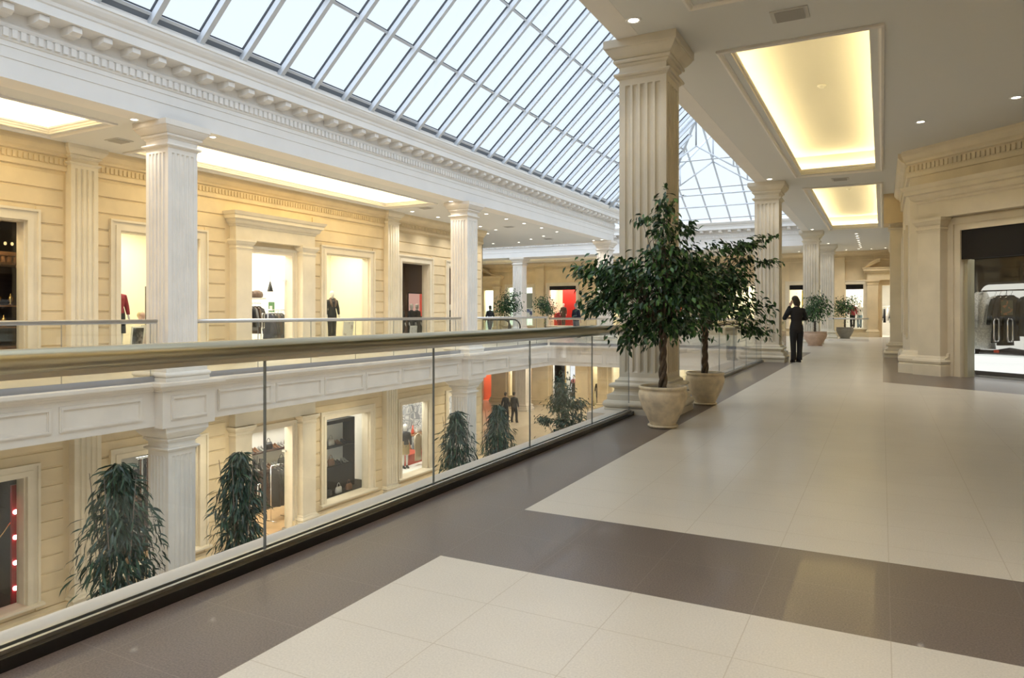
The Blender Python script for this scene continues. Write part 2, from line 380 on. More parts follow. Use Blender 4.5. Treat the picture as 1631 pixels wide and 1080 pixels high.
# lower ceiling (underside of the galleries)
b = B(); ZLC = -.62
b.grid_holes(XW, XB - .1, YB, 25.7, [], lambda u, v: (u, v, ZLC)); b.grid_holes(-26, 0, 25.7, 44.9, [(-25.9, -18.9, 34.8, 36.3)], lambda u, v: (u, v, ZLC))
b.grid_holes(-3.2, 0, YB, 25.7, [], lambda u, v: (u, v, ZLC)); struct(b, 'ceiling_lower', CEIL)

# ---- ceilings with coffers
COF_R = [(-2.0, .03, -12.6, -3.1), (-2.0, .03, -1.6, 8.25), (-2.0, .03, 9.75, 19.65), (-2.0, .03, 21.5, 32.6)]
COF_L = [(-14.85, -12.7, -12.6, -3.1), (-14.85, -12.7, -1.6, 8.25), (-14.85, -12.7, 9.75, 19.0)]
COF_F = [(-25, -13.6, 40.9, 43.4)]
M_ = .17
def inner(c): return (c[0] + M_, c[1] - M_, c[2] + M_, c[3] - M_)
b = B(); PC = lambda u, v: (u, v, ZC)
b.grid_holes(XR, 7, YB, 45, [inner(c) for c in COF_R], PC)
b.grid_holes(XW - .1, XB, YB, 33.0, [inner(c) for c in COF_L], PC)
b.grid_holes(-26, XW - .1, 26.3, 33.0, [], PC)
b.grid_holes(-26, XR, 39.5, 45, [inner(c) for c in COF_F], PC)
struct(b, 'ceiling', CEIL)
LEDW = emis('warm_cove_light', (1.0, .83, .48), 62)
CAV = mat('coffer_paint', (.66, .62, .50), .75)
LEDS = emis('bright_cove_light', (1.0, .84, .50), 200)
def coffer(c, st=1.0, sides='LRNF'):
    x0, x1, y0, y1 = c; root = empty('ceiling_coffer', kind='structure')
    b = B()
    pr = [(0, ZC), (0, ZC - .03), (.035, ZC - .045), (.05, ZC - .03), (.06, ZC - .01), (.075, ZC - .01), (.08, ZC + .02), (.1, ZC + .03), (.105, ZC + .06), (.13, ZC + .07), (.135, ZC + .1), (.165, ZC + .115), (.17, ZC + .15), (.12, ZC + .16)]
    rg = [[(x0 + o, y0 + o, z), (x1 - o, y0 + o, z), (x1 - o, y1 - o, z), (x0 + o, y1 - o, z)] for o, z in pr]
    b.loft(rg, False); b.build('molding', PLASTER, root, kind='structure')
    b = B(); e = .12; h = .52
    X0, X1, Y0, Y1 = x0 - e, x1 + e, y0 - e, y1 + e
    b.loft([[(X0, Y0, ZC + .1), (X1, Y0, ZC + .1), (X1, Y1, ZC + .1), (X0, Y1, ZC + .1)], [(X0, Y0, ZC + h), (X1, Y0, ZC + h), (X1, Y1, ZC + h), (X0, Y1, ZC + h)]], False)
    b.add([(X0, Y0, ZC + h), (X1, Y0, ZC + h), (X1, Y1, ZC + h), (X0, Y1, ZC + h)], [(0, 1, 2, 3)])
    i = .13
    for q in ((X0, x0 + i, Y0, Y1), (x1 - i, X1, Y0, Y1), (x0 + i, x1 - i, Y0, y0 + i), (x0 + i, x1 - i, y1 - i, Y1)):
        b.box(*q, ZC + .1, ZC + .14)
    b.build('recess', CAV, root, kind='structure')
    b = B()
    for q in ((x0 - .06, x0 - .03, y0, y1), (x1 + .03, x1 + .06, y0, y1), (x0, x1, y0 - .06, y0 - .03), (x0, x1, y1 + .03, y1 + .06)):
        b.box(*q, ZC + .145, ZC + .165)
    b.build('light_strip', LEDS if x1 < -5 else LEDW, root, kind='structure')
for c in COF_R + COF_L + COF_F: coffer(c)
for c in COF_L: area('coffer_fill', (-13.75, (c[2] + c[3]) / 2, ZC + .48), 1.7, 190, (1, .80, .48), c[3] - c[2] - .6)  # added fill light besides the cove strips, brightens the left shop wall

# ---- left entablature of the roof opening (profile d outward from the beam face, z)
ENT = [(-.5, 4.866), (0, 4.866), (0, 5.17), (.015, 5.175), (.015, 5.34), (.03, 5.345), (.03, 5.42), (.05, 5.43), (.06, 5.455), (.06, 5.60), (.085, 5.605), (.10, 5.64), (.10, 5.66), (.06, 5.70), (.06, 5.86), (.42, 5.88), (.42, 6.02), (.44, 6.04), (.45, 6.09), (.49, 6.13), (.53, 6.19), (.54, 6.23), (.56, 6.24), (.56, 6.29), (.46, 6.33), (.46, 6.38), (-.5, 6.38)]
def entablature(name, T, s0, s1, den=.125, mod=.5, d0=0):
    root = empty(name, kind='structure')
    B(T).extr_s(s0, s1, ENT).build('beam_molding', PLASTER, root, kind='structure')
    b = B(T); s = s0
    while s < s1 - .06: b.box(s, s + .075, .05, .105, 5.47, 5.595); s += den
    b.build('dentil_band', PLASTER, root, kind='structure')
    b = B(T); s = s0 + .1
    while s < s1 - .2:
        b.loft([[(s, .05, 5.74), (s + .19, .05, 5.74), (s + .19, .05, 5.87), (s, .05, 5.87)], [(s, .26, 5.74), (s + .19, .26, 5.74), (s + .19, .26, 5.87), (s, .26, 5.87)], [(s + .02, .36, 5.78), (s + .17, .36, 5.78), (s + .17, .36, 5.87), (s + .02, .36, 5.87)]])
        s += mod
    b.build('modillion_band', PLASTER, root, kind='structure'); return root
T_BEAM = Matrix(((0, 1, 0, XB), (1, 0, 0, 0), (0, 0, 1, 0), (0, 0, 0, 1)))
entablature('trim_1', T_BEAM, YB, 33.0)
T_FB = Matrix(((1, 0, 0, 0), (0, -1, 0, 39.5), (0, 0, 1, 0), (0, 0, 0, 1)))
entablature('trim_2', T_FB, -26, XR + .4)
T_XB = Matrix(((-1, 0, 0, 0), (0, 1, 0, 33.0), (0, 0, 1, 0), (0, 0, 0, 1)))
entablature('trim_3', T_XB, 11.75, 26)
T_RB = Matrix(((0, -1, 0, XR), (1, 0, 0, 0), (0, 0, 1, 0), (0, 0, 0, 1)))
struct(B(T_RB).extr_s(YB, 40, [(-.3, ZC - .003), (0, ZC - .003), (0, 6.38), (-.3, 6.38)]), 'trim_4', PLASTER)

# ---- glazed roof: gable along y, hipped at the far end
EX0, EX1, EZ = -11.35, -3.0, 6.36; RX, RZ = (EX0 + EX1) / 2, 6.36 + .934 * (EX1 - EX0) / 2
YA, YE = 31.3, 38.9
def slope_frame(side):
    ex = EX0 if side < 0 else EX1
    L = math.hypot(RX - ex, RZ - EZ); ux, uz = (RX - ex) / L, (RZ - EZ) / L
    return ex, L, ux, uz
GREYB = mat('eave_grey', (.16, .18, .21), .5)
sky_root = empty('window_skylight', kind='structure')
for side in (-1, 1):
    ex, L, ux, uz = slope_frame(side); nx, nz = (-uz if ux > 0 else uz), abs(ux)
    T = Matrix(((ux, 0, nx, ex), (0, 1, 0, 0), (uz, 0, nz, EZ), (0, 0, 0, 1)))        # (t up the slope, y, n outward)
    ys = [y for y in [-8 + i * 0.985 + .12 for i in range(-6, 49)]]
    for y in ys:
        tmax = L if y <= YA else L * max(0, (YE - y) / (YE - YA))
        if tmax < .3: continue
        b = B(T); b.box(.0, tmax, y - .05, y + .05, -.17, 0, 0); b.box(.06, tmax, y + .05, y + .062, -.045, .0, 1); b.box(.06, tmax, y - .062, y - .05, -.045, 0, 1)
        b.build('rafter', [PAINTW, GASK], sky_root, kind='structure')
    b = B(T); b.box(.0, .2, YB, YE, -.05, -.012, 1); b.build('eave_band', [PAINTW, GREYB], sky_root, kind='structure')
    for t in (.22, 1.95, 4.05):
        ye = YE - (YE - YA) * t / L
        b = B(T); b.box(t - .03, t + .03, YB, ye, -.06, -.005, 0); b.box(t + .03, t + .045, YB, ye, -.03, -.0, 1)
        b.build('purlin', [PAINTW, GASK], sky_root, kind='structure')
    b = B(T); b.box(-.15, .06, YB, YE, -.10, -.02, 1); b.build('eave_gutter', [PAINTW, GASK], sky_root, kind='structure')
    b = B(T); b.add([(0, YB, .01), (0, YE, .01), (L, YA, .01), (L, YB, .01), (0, YB, .022), (0, YE, .022), (L, YA, .022), (L, YB, .022)], [(0, 1, 2, 3), (4, 5, 6, 7)])
    b.build('glazing', RGLASS, sky_root, kind='structure')
B().tube([(RX, YB, RZ - .05), (RX, YA, RZ - .05)], .09, 8).build('ridge', PAINTW, sky_root, kind='structure')
# far hip
b = B(); b.add([(EX0, YE, EZ), (EX1, YE, EZ), (RX, YA, RZ)], [(0, 1, 2)]); b.build('glazing', RGLASS, sky_root, kind='structure')
b = B()
apex = Vector((RX, YA, RZ))
for i in range(1, 8):
    x = EX0 + (EX1 - EX0) * i / 8
    f = 1 - abs(x - RX) / ((EX1 - EX0) / 2)
    b.tube([(x, YE, EZ - .06), (x, YE + (YA - YE) * f, EZ + (RZ - EZ) * f - .06)], .045, 4, smooth=False)
for f in (.04, .3, .36, .62):
    hw = (EX1 - EX0) / 2 * (1 - f); b.tube([(RX - hw, YE + (YA - YE) * f, EZ + (RZ - EZ) * f - .06), (RX + hw, YE + (YA - YE) * f, EZ + (RZ - EZ) * f - .06)], .04, 4, smooth=False)
for ex in (EX0, EX1): b.tube([(ex, YE, EZ - .06), tuple(apex - Vector((0, 0, .06)))], .075, 6)
b.build('hip_bars', PAINTW, sky_root, kind='structure')
# white roof trusses near the far end
def truss(y):
    b = B(); z0 = EZ + .12
    b.tube([(EX0 + .1, y, z0), (EX1 - .1, y, z0)], .035, 6)
    for sx in (-1, 1):
        ex = EX0 if sx < 0 else EX1
        P = lambda f, dz=0: (ex + (RX - ex) * f, y, EZ + (RZ - EZ) * f - .28 + dz)
        b.tube([P(.02), P(1)], .06, 6); b.tube([(ex + (RX - ex) * .3, y, z0), P(.62, -.55)], .04, 6); b.tube([P(.3), (ex + (RX - ex) * .3, y, z0)], .035, 6)
        b.tube([P(.62), P(.62, -.9)], .035, 6); b.tube([P(.3), P(.62, -.9)], .035, 6); b.tube([P(.62, -.9), (RX, y, RZ - .28 - 1.35)], .035, 6); b.tube([(RX, y, RZ - .28), (RX, y, RZ - 1.65)], .035, 6)
    return b.build('truss', PAINTW, sky_root, kind='structure')
for y in (30.9, 34.4): truss(y)
# flat glazed roof of the crossing to the left, and end walls of the roof space
b = B(); b.box(-26, EX0 - .1, 32.6, 39.6, 6.45, 6.47); b.build('glazing', RGLASS, sky_root, kind='structure')
b = B()
for i in range(15): b.box(-26 + i, -25.9 + i, 32.6, 39.6, 6.3, 6.44)
b.build('flat_roof_bars', PAINTW, sky_root, kind='structure')
b = B(); b.add([(EX0 - .5, YB, ZC), (EX1 + .3, YB, ZC), (EX1 + .3, YB, 6.4), (RX, YB, RZ + .2), (EX0 - .5, YB, 6.4)], [(0, 1, 2, 3, 4)]); struct(b, 'wall_roof_end', PLASTER)

# ---- outer walls
b = B(); b.add([(-26, YB, ZL), (7, YB, ZL), (7, YB, ZC), (-26, YB, ZC)], [(0, 1, 2, 3)]); struct(b, 'wall_back', STONE)
b = B(); b.add([(-26, 26.3, ZL), (-26, 45, ZL), (-26, 45, 6.5), (-26, 26.3, 6.5)], [(0, 1, 2, 3)]); struct(b, 'wall_hall_side', STONE)
b = B(); b.box(-26, XW, 26.3, 26.36, ZL, ZC); struct(b, 'wall_hall_corner', STONE)
b = B(); b.box(5.0, 5.1, YB, 13.9, 0, ZC); struct(b, 'wall_right_near', STONE)

# ---- left wall, upper storey
WU = [(5.9, 8.0), (9.96, 12.05), (16.62, 18.73), (20.51, 22.25), (23.6, 25.3)]
op = [(a, c, .45, 3.19) for a, c in WU] + [(13.7, 15.24, 0, 3.0)]
coursed_wall('wall_left', T_LEFT, YB, 26.35, 0, ZC, op, skips=[(8.72, 9.42), (19.5, 20.16), (12.85, 16.05)], top=4.28)
for i, (a, c) in enumerate(WU): window(T_LEFT, a, c, .45, 3.19)
portal(T_LEFT, 13.7, 15.24, 0, 3.0, pw=.52, gap=.17)
def wall_cornice(T, s0, s1, breaks=(), m=STONE):
    root = empty('trim_%d' % (20 + len([o for o in D.objects if o.name.startswith('trim_2')])), kind='structure')
    pr = [(0, 4.30), (.05, 4.31), (.06, 4.36), (.06, 4.40), (.04, 4.41), (.04, 4.58), (.09, 4.60), (.10, 4.64), (.16, 4.68), (.22, 4.76), (.23, 4.80), (.23, ZC), (0, ZC)]
    B(T).extr_s(s0, s1, pr).build('cornice', m, root, kind='structure')
    b = B(T); s = s0 + .02
    while s < s1 - .08: b.box(s, s + .055, .03, .072, 4.43, 4.55); s += .10
    b.build('dentil_band', m, root, kind='structure'); return root
wall_cornice(T_LEFT, YB, 26.35)
pilaster(T_LEFT, 9.07, 0, ZC, 'fluted limestone pilaster on the upper left wall nearest the camera', hx=.29)
pilaster(T_LEFT, 19.83, 0, ZC, 'fluted limestone pilaster on the upper left wall beside the second white column', hx=.31)
# ---- left wall, lower storey
opl = [(a, c, ZL + .47, -1.98) for a, c in WU] + [(13.7, 15.24, ZL, -1.98)]
coursed_wall('wall_left_lower', T_LEFT, YB, 26.35, ZL, ZLC, opl, skips=[(8.72, 9.46), (19.4, 20.1), (12.85, 16.05)], zb=ZL)
for a, c in WU: window(T_LEFT, a, c, ZL + .47, -1.98)
portal(T_LEFT, 13.7, 15.24, ZL, -1.98, pw=.54, gap=.17)
pilaster(T_LEFT, 9.14, ZL, ZLC, 'fluted limestone pilaster on the lower storey wall nearest the camera', hx=.29)
pilaster(T_LEFT, 19.75, ZL, ZLC, 'fluted limestone pilaster on the lower storey wall behind the second column', hx=.31)

# ---- far wall, upper and lower
FO = [(-25.7, -24.95, 0, 3.1), (-23.75, -21.75, .5, 3.2), (-20.5, -18.45, .5, 3.25), (-16.6, -15.2, .0, 3.0), (-13.6, -11.2, .5, 3.0), (-8.6, -6.5, .5, 3.0), (-4.87, -2.75, .5, 3.02), (-1.85, -.9, .5, 3.0), (-.12, 1.0, 0, 2.95)]
coursed_wall('wall_far', T_FAR, -26, 1.2, 0, ZC, FO, raised=0, reveal=.25)
wall_cornice(T_FAR, -26, 1.2)
for i, (a, c, d, e) in enumerate(FO):
    if d > 0: window(T_FAR, a, c, d, e, fw=.2, pane=(i not in (4,)), head=.3 if i in (2, 6, 7) else 0)
for s, l in ((-21.15, 'plain limestone pilaster on the far wall left of the red shop window'), (-17.3, 'limestone pilaster on the far wall right of the red shop window'), (-2.2, 'limestone pilaster on the far wall behind the farthest column')):
    pilaster(T_FAR, s, 0, ZC, l, hx=.33, n=0, m=STONE)
portal(T_FAR, -25.9, -24.9, 0, 3.0, pw=.5, gap=.12, fm=STONE)
root = portal(T_FAR, .02, 1.0, 0, 2.9, pw=.55, gap=.2, fm=STONE)
# broken segmental pediment above the far door, raked pediment above the far left door
b = B(T_FAR)
for a0, a1 in ((150, 112), (68, 30)):
    pts = [(.5 + 1.55 * math.cos(math.radians(a0 + (a1 - a0) * i / 8)), 3.15 + 1.15 * math.sin(math.radians(a0 + (a1 - a0) * i / 8))) for i in range(9)]
    b.loft([[(x, d, z + dz) for d, dz in ((-.05, 0), (.3, 0), (.35, .1), (.42, .16), (.42, .22), (-.05, .22))] for x, z in pts])
b.box(-.9, .1, -.05, .2, 3.6, 3.75)
b.build('segmental_pediment', STONE, root, kind='structure')
b = B(T_FAR)
b.loft([[(x, d, z + dz) for d, dz in ((-.05, 0), (.3, 0), (.35, .1), (.42, .16), (.42, .22), (-.05, .22))] for x, z in ((-26, 4.35), (-25.6, 4.4), (-24.9, 3.95), (-24.2, 3.85))])
struct(b, 'trim_31', STONE)
FLO = [(-25.9, -25.05, ZL, -3.0), (-23.7, -23.4, ZL + .5, -1.6), (-22.6, -21.8, ZL + .5, -1.6), (-20.3, -18.5, ZL, -1.6), (-17.3, -16.9, ZL, -1.6), (-15.9, -13.5, ZL, -1.7), (-11.5, -9, ZL, -1.7)]
coursed_wall('wall_far_lower', T_FAR, -26, 1.2, ZL, ZLC, FLO, raised=0, zb=ZL)
for s, hx, l in ((-24.4, .6, 'wide yellow stone pier on the far lower wall behind the couple'), (-21.1, .62, 'wide yellow stone pier on the far lower wall between the two display windows'), (-18.0, .45, 'yellow stone pilaster on the far lower wall right of the lit shop opening'), (-16.5, .35, 'fluted yellow pilaster on the far lower wall seen beside the near column')):
    pilaster(T_FAR, s, ZL, ZLC, l, hx=hx, n=0 if hx > .4 else 6, m=STONE)

# ---- right-hand corridor wall and the diagonal shop front
coursed_wall('wall_right', T_RIGHT, 17.9, 45, 0, ZC, [], raised=.0, plinth=.28, matl=STONE2)
wall_cornice(T_RIGHT, 17.9, 45, m=STONE2)
b = B(T_RIGHT)
for s in (19.6, 21.2, 27, 29, 31): b.box(s - .5, s + .5, 0, .05, .7, 3.4); b.box(s - .4, s + .4, .0, .09, .8, 3.3)
struct(b, 'trim_32', STONE2)
pilaster(T_RIGHT, 24.3, 0, 4.3, 'projecting limestone pilaster with scrolled capital halfway down the right wall', hx=.35, d=.33, n=0, sc=1.0)
B(T_RIGHT).box(23.7, 24.9, 0, .5, 4.0, ZC).build('wall_pier_block', STONE, None, kind='structure')
coursed_wall('wall_shop_front', T_DIAG, 0, 6.2, 0, ZC, [(1.2, 5.2, 0, 3.05)], raised=0, matl=STONE2, plinth=0)
wall_cornice(T_DIAG, -.02, 6.2, m=STONE2)
b = B(T_DIAG)
b.extr_s(-.13, 1.0, [(0, 0), (.2, 0), (.2, .2), (.17, .23), (.2, .26), (.21, .32), (.18, .37), (.1, .40), (.08, .46), (.03, .5), (0, .5)])
struct(b, 'baseboard_shop_front', STONE2)
portal(T_DIAG, 1.2, 5.2, 0, 3.02, pw=.52, gap=.26)
# ---------------------------------------------------------------- gallery edges: ledges with framed panels, pedestals under the columns
FASC = [(-.35, -.75), (.0, -.75), (.0, -.12), (.03, -.11), (.04, -.08), (.08, -.06), (.10, -.03), (.13, -.02), (.14, .0), (.14, .05), (-.35, .05)]
def fascia(name, T, s0, s1, panels, peds):
    root = empty(name, kind='structure')
    B(T).extr_s(s0, s1, FASC).build('ledge_molding', FASCM, root, kind='structure')
    def frame(b, a, c, z0, z1, d):
        for w0, w1, p in ((0, .022, .022), (.022, .05, .035), (.05, .062, .015)):
            for q in ((a + w0, c - w0, z0 + w0, z0 + w1), (a + w0, c - w0, z1 - w1, z1 - w0), (a + w0, a + w1, z0 + w1, z1 - w1), (c - w1, c - w0, z0 + w1, z1 - w1)):
                b.box(q[0], q[1], d, d + p, q[2], q[3])
    b = B(T)
    for a, c in panels: frame(b, a, c, -.62, -.2, .0)
    b.build('panel_frames', FASCM, root, kind='structure')
    for p in peds:
        b = B(T); h = .56
        for (o, z), (o2, z2) in zip([(0, -.78), (0, -.12), (.03, -.11), (.04, -.08), (.08, -.06), (.10, -.03), (.13, -.02), (.14, 0)], [(0, -.12), (.03, -.11), (.04, -.08), (.08, -.06), (.10, -.03), (.13, -.02), (.14, 0), (.14, .052)]):
            b.loft([rect_ring(h + o, .3 + o, z, p, -.08), rect_ring(h + o2, .3 + o2, z2, p, -.08)], False)
        b.add(rect_ring(h + .14, .44, .052, p, -.08), [(0, 1, 2, 3)]); b.add(rect_ring(h, .3, -.78, p, -.08), [(0, 1, 2, 3)])
        frame(b, p - h + .17, p + h - .17, -.64, -.2, .22)
        b.build('pedestal', FASCM, root, kind='structure')
    return root
YC = [-1.9, 8.85, 19.45]
def bays(a, c, n): w = (c - a) / n; return [(a + w * i + .06, a + w * (i + 1) - .06) for i in range(n)]
fascia('trim_5', T_BEAM, YB, 25.62, bays(-1.2, 8.1, 6) + bays(9.6, 18.7, 6) + bays(20.2, 25.4, 3), [-1.9, 8.85, 19.45])
T_BR = Matrix(((1, 0, 0, 0), (0, -1, 0, 25.62), (0, 0, 1, 0), (0, 0, 0, 1)))
fascia('trim_6', T_BR, XB, -3.2, bays(-11.5, -3.4, 4), [])
b = B(); b.box(-3.08, -2.90, YB, 25.62, -.7, .045)
for yc, hw in ((9.2, .8), (20.45, .8)): b.box(-3.34, -3.08, yc - hw, yc + hw, -.7, .045)
struct(b, 'trim_7', FASCM)
b = B(); b.box(XB - .35, -2.9, 25.8, 25.9, -.75, -.001); struct(b, 'trim_8', COLW)

LBL = ['standing before the nearest potted fig, at the glass balustrade', 'at the balustrade beside the person in black', 'behind the small potted fig down the right-hand gallery', 'farthest along the right-hand gallery, by the end railing']
for (x, y), l in zip([(-2.755, 9.2), (-2.77, 20.45), (-2.7, 33.1), (-2.5, 39.9)], ['large fluted cream column right behind the nearest potted fig tree', 'cream fluted column at the balustrade beside the person in black', 'cream fluted column behind the small potted fig far down the gallery', 'cream fluted column next to the short end railing, farthest down the gallery']):
    column(x, y, 0, ZC, l, COLY, 'cream columns of the right gallery')
for (x, y), l in zip([(-11.98, 8.85), (-11.98, 19.45), (-12.05, 32.75)], ['nearest white fluted column of the balcony across the void', 'second white fluted column of the balcony across the void, beside the dark shop windows', 'white column under the end corner of the skylight beam']):
    column(x, y, .052, ZC, l, COLW, 'white columns of the upper left balcony')
for (x, y), l in zip([(-11.98, 8.85), (-11.98, 19.45)], ['white fluted column of the lower storey carrying the nearest balcony pedestal', 'white fluted column of the lower storey between two leafy plants']):
    column(x, y, ZL, -.78, l, COLW, 'white columns of the lower storey', h=.29)
column(-20.4, 39.85, 0, ZC, 'white column in the far hall behind the larger round fig tree', COLW, None, h=.33)
column(-20.9, 41.3, ZL, ZLC, 'grey-white column on the lower floor behind the walking couple', COLW, None, h=.4)

GEDGE = mat('glass_edge', (.25, .27, .265), .3)
# ---------------------------------------------------------------- glass balustrades
def balustrade(axis, a, c, p, label, cat='balustrade', rail_r=.048, rail_z=1.12, kerb=None, pitch=1.58, start=None, rm=None, kz=.0):
    # axis 'y': runs along y at x = p; axis 'x': along x at y = p
    root = empty('glass_balustrade', (0, 0, 0), 0, label, cat, 'glass balustrades')
    T = Matrix(((0, 1, 0, p), (1, 0, 0, 0), (0, 0, 1, 0), (0, 0, 0, 1))) if axis == 'y' else Matrix(((1, 0, 0, 0), (0, 1, 0, p), (0, 0, 1, 0), (0, 0, 0, 1)))
    b = B(T); pts = [(a, 0, rail_z), (c, 0, rail_z)]
    b.tube(pts, rail_r, 20); b.build('handrail', rm or RAILM, root)
    b = B(T); b.box(a, c, -.01, .01, rail_z - rail_r - .02, rail_z - rail_r + .006); b.build('rail_channel', STEEL, root)
    s = a if start is None else start - pitch * math.ceil((start - a) / pitch)
    while s < c - .02:
        u0, u1 = max(s + .005, a), min(s + pitch - .005, c)
        if u1 - u0 > .04: pb = B(T).box(u0, u1, -.006, .006, kz, rail_z - rail_r - .012); pb.m[3] = pb.m[5] = 1; pb.build('glass_pane', [GLASS, GEDGE], root)
        s += pitch
    b = B(T)
    if kerb == 'near':
        b.box(a, c, -.03, .07, .0, .05); b.build('kerb', BLACKM, root)
        b = B(T); b.box(a, c, .016, .034, .05, .066); b.box(a, c, -.034, -.016, .044, .066); b.build('glazing_channel', STEEL, root)
    else:
        b.box(a, c, -.03, .03, kz - .01, kz + .10); b.build('base_channel', kerb or STEEL, root)
    return root
balustrade('y', YB + .2, 8.72, -2.885, 'long glass balustrade with champagne handrail along the near floor edge', kerb='near', start=2.68)
balustrade('y', 9.68, 19.95, -2.885, 'glass balustrade running on from the nearest cream column behind the second potted fig', kerb='near')
balustrade('y', 20.95, 25.5, -2.885, 'short glass balustrade beyond the person in black', kerb='near')
G1 = mat('grey_base_channel', (.36, .36, .38), .35, .6)
for a, c, l in ((YB + .2, 8.45, 'glass balustrade of the opposite balcony ending at its nearest white column'), (9.25, 19.05, 'glass balustrade of the opposite balcony between its two white columns'), (19.85, 25.55, 'glass balustrade of the opposite balcony beyond its second white column')):
    balustrade('y', a, c, -11.86, l, rail_r=.03, rail_z=1.17, kerb=G1, kz=.055, rm=STEEL)
balustrade('x', -11.8, -3.0, 25.72, 'glass balustrade across the front of the bridge at the far end of the void', rail_r=.032, rail_z=1.12, kerb=G1, kz=.055, rm=STEEL)
balustrade('x', -2.3, -.55, 37.4, 'short glass railing closing the end of the right gallery', rail_r=.025, rail_z=1.08, kerb=COLW, rm=STEEL, pitch=.9)
balustrade('x', -25.9, -18.0, 34.5, 'glass railing in front of the escalator in the far hall', rail_r=.03, rail_z=1.1, kerb=G1, rm=STEEL)

# escalator in the far hall: only its rounded balustrade ends rise above the floor
esc = empty('escalator', (0, 0, 0), 0, 'escalator whose rounded black handrails show behind the far railing', 'escalator')
RUB = mat('black_rubber', (.02, .02, .02), .4)
for y in (34.95, 36.15):
    arc = [(-18.9 + .42 * math.cos(t), y, .55 + .42 * math.sin(t)) for t in [PI / 2 - PI * i / 10 for i in range(11)]]
    b = B(); b.tube([(-24.6, y, -1.6), (-21.0, y, .97)] + arc + [(-20.5, y, .13)], .045, 8); b.build('handrail', RUB, esc)
    b = B(); b.add([(-24.6, y - .01, -2.4), (-24.6, y - .01, -1.65), (-21, y - .01, .93)] + [(x, y - .01, z) for x, _, z in arc[1:-1]] + [(-20.6, y - .01, .1)], [tuple(range(13))]); b.build('glass_side', GLASS, esc)
b = B(); b.loft([[(-25.8, y, -3.2), (-25.8, y, -2.8), (-20.9, y, .0), (-18.95, y, .0), (-18.95, y, -.4), (-20.7, y, -.4)] for y in (35.0, 36.1)]); b.build('steps', STEEL, esc)

# ---------------------------------------------------------------- downlights, vents, detectors
LENS = emis('downlight_lens', (1.0, .9, .72), 14)
ring_b = B(); ring_b.lathe([(.062, .0), (.062, -.006), (.085, -.012), (.1, -.006), (.1, .0)], n=20, cap=False)
lens_b = B(); lens_b.lathe([(.063, -.002), (.055, -.004), (.01, -.006)], n=20)
proto = None
def downlight(x, y, label, power=40, z=ZC, ang=115, col=(1, .95, .87), group='recessed ceiling downlights'):
    global proto
    if proto is None:
        proto = empty('downlight', (0, 0, 0)); ring_b.build('trim_ring', mat('white_lamp_ring', (.85, .85, .85), .4), proto); lens_b.build('lens', LENS, proto); r = proto
    else: r = copy_tree(proto)
    r.location = (x, y, z); tag(r, label, 'ceiling light', group)
    if power: spot('downlight_beam', (x, y, z - .03), power, col, ang)
DW = 130
for x, y, l in ((-2.67, 8.25, 'downlight in front of the capital of the largest cream column'), (-2.63, 19.65, 'downlight in front of the capital of the cream column by the person in black'), (-2.6, 32.2, 'downlight in front of the capital behind the small far fig'), (-2.4, 39.0, 'downlight at the capital of the farthest cream column')):
    downlight(x, y, l, 38, ang=95)
downlight(.64, 15.1, 'left one of the two downlights before the diagonal shop front', DW)
downlight(1.96, 14.13, 'right one of the two downlights before the diagonal shop front', DW)
for x, y in ((-2.67, -1.9), (.9, -2.5), (.9, 1.0), (-2.5, 1.4), (2.6, 1.5)): downlight(x, y, 'added downlight over the near end of the right gallery, out of view', 205, col=(1, .96, .90))  # unseen downlights, added to brighten the near floor
for x, y in ((3.3, 12.4),): downlight(x, y, 'downlight right of the view before the diagonal shop front', DW)
for x, y, l in ((-12.15, 8.2, 'downlight beside the capital of the nearest white balcony column'), (-11.95, 9.75, 'downlight just behind the capital of the nearest white balcony column'), (-12.1, 18.85, 'downlight in front of the capital of the second white balcony column'), (-11.9, 31.9, 'downlight beside the column at the end corner of the skylight beam'), (-12.4, 32.1, 'downlight left of the column at the end corner of the skylight beam')):
    downlight(x, y, l, 50, ang=95)
for i, y in enumerate((21.8, 23.3, 24.8, 26.4, 27.95)): downlight(-12.5, y, '%s downlight counting away from the second white column, in the row along the beam' % NTH[i], 90)
for i, y in enumerate((20.1, 21.7, 23.3, 24.8, 26.1)): downlight(-14.5, y, '%s downlight after the left coffer, in the row along the shop wall' % NTH[i], 110)
for i, (x, y) in enumerate(((-15.5, 27.15), (-17.46, 31.15), (-16.02, 31.2), (-14.84, 30.16), (-13.73, 29.21))): downlight(x, y, '%s downlight of the curve around the far ceiling vent, from the wall end' % NTH[i], 60)
for i in range(8): downlight(-1.0, 34.8 + i * 1.04, '%s downlight of the tight straight row at the gallery end' % NTH[i], 45)
for i, x in enumerate((-6.5, -4.2, -3.5, -1.75, -1.12, -.5, .18)): downlight(x, 43.0 + (.3 if i % 2 else 0), '%s downlight from the west in the row along the far wall' % NTH[i], 60)
downlight(-20.0, 40.2, 'downlight at the capital of the white column in the far hall', 50)
for y in (4, 12, 17, 24, 30, 36, 41.5):
    for x in (-13.5,) + ((-8, -19) if y > 26 else ()): spot('lower_downlight', (x, y, ZLC - .05), 280 if y < 35 else 420, (1, .90, .70), 140)
VM = mat('vent_grey', (.55, .54, .51), .6); VD = mat('vent_dark', (.40, .39, .37), .7)
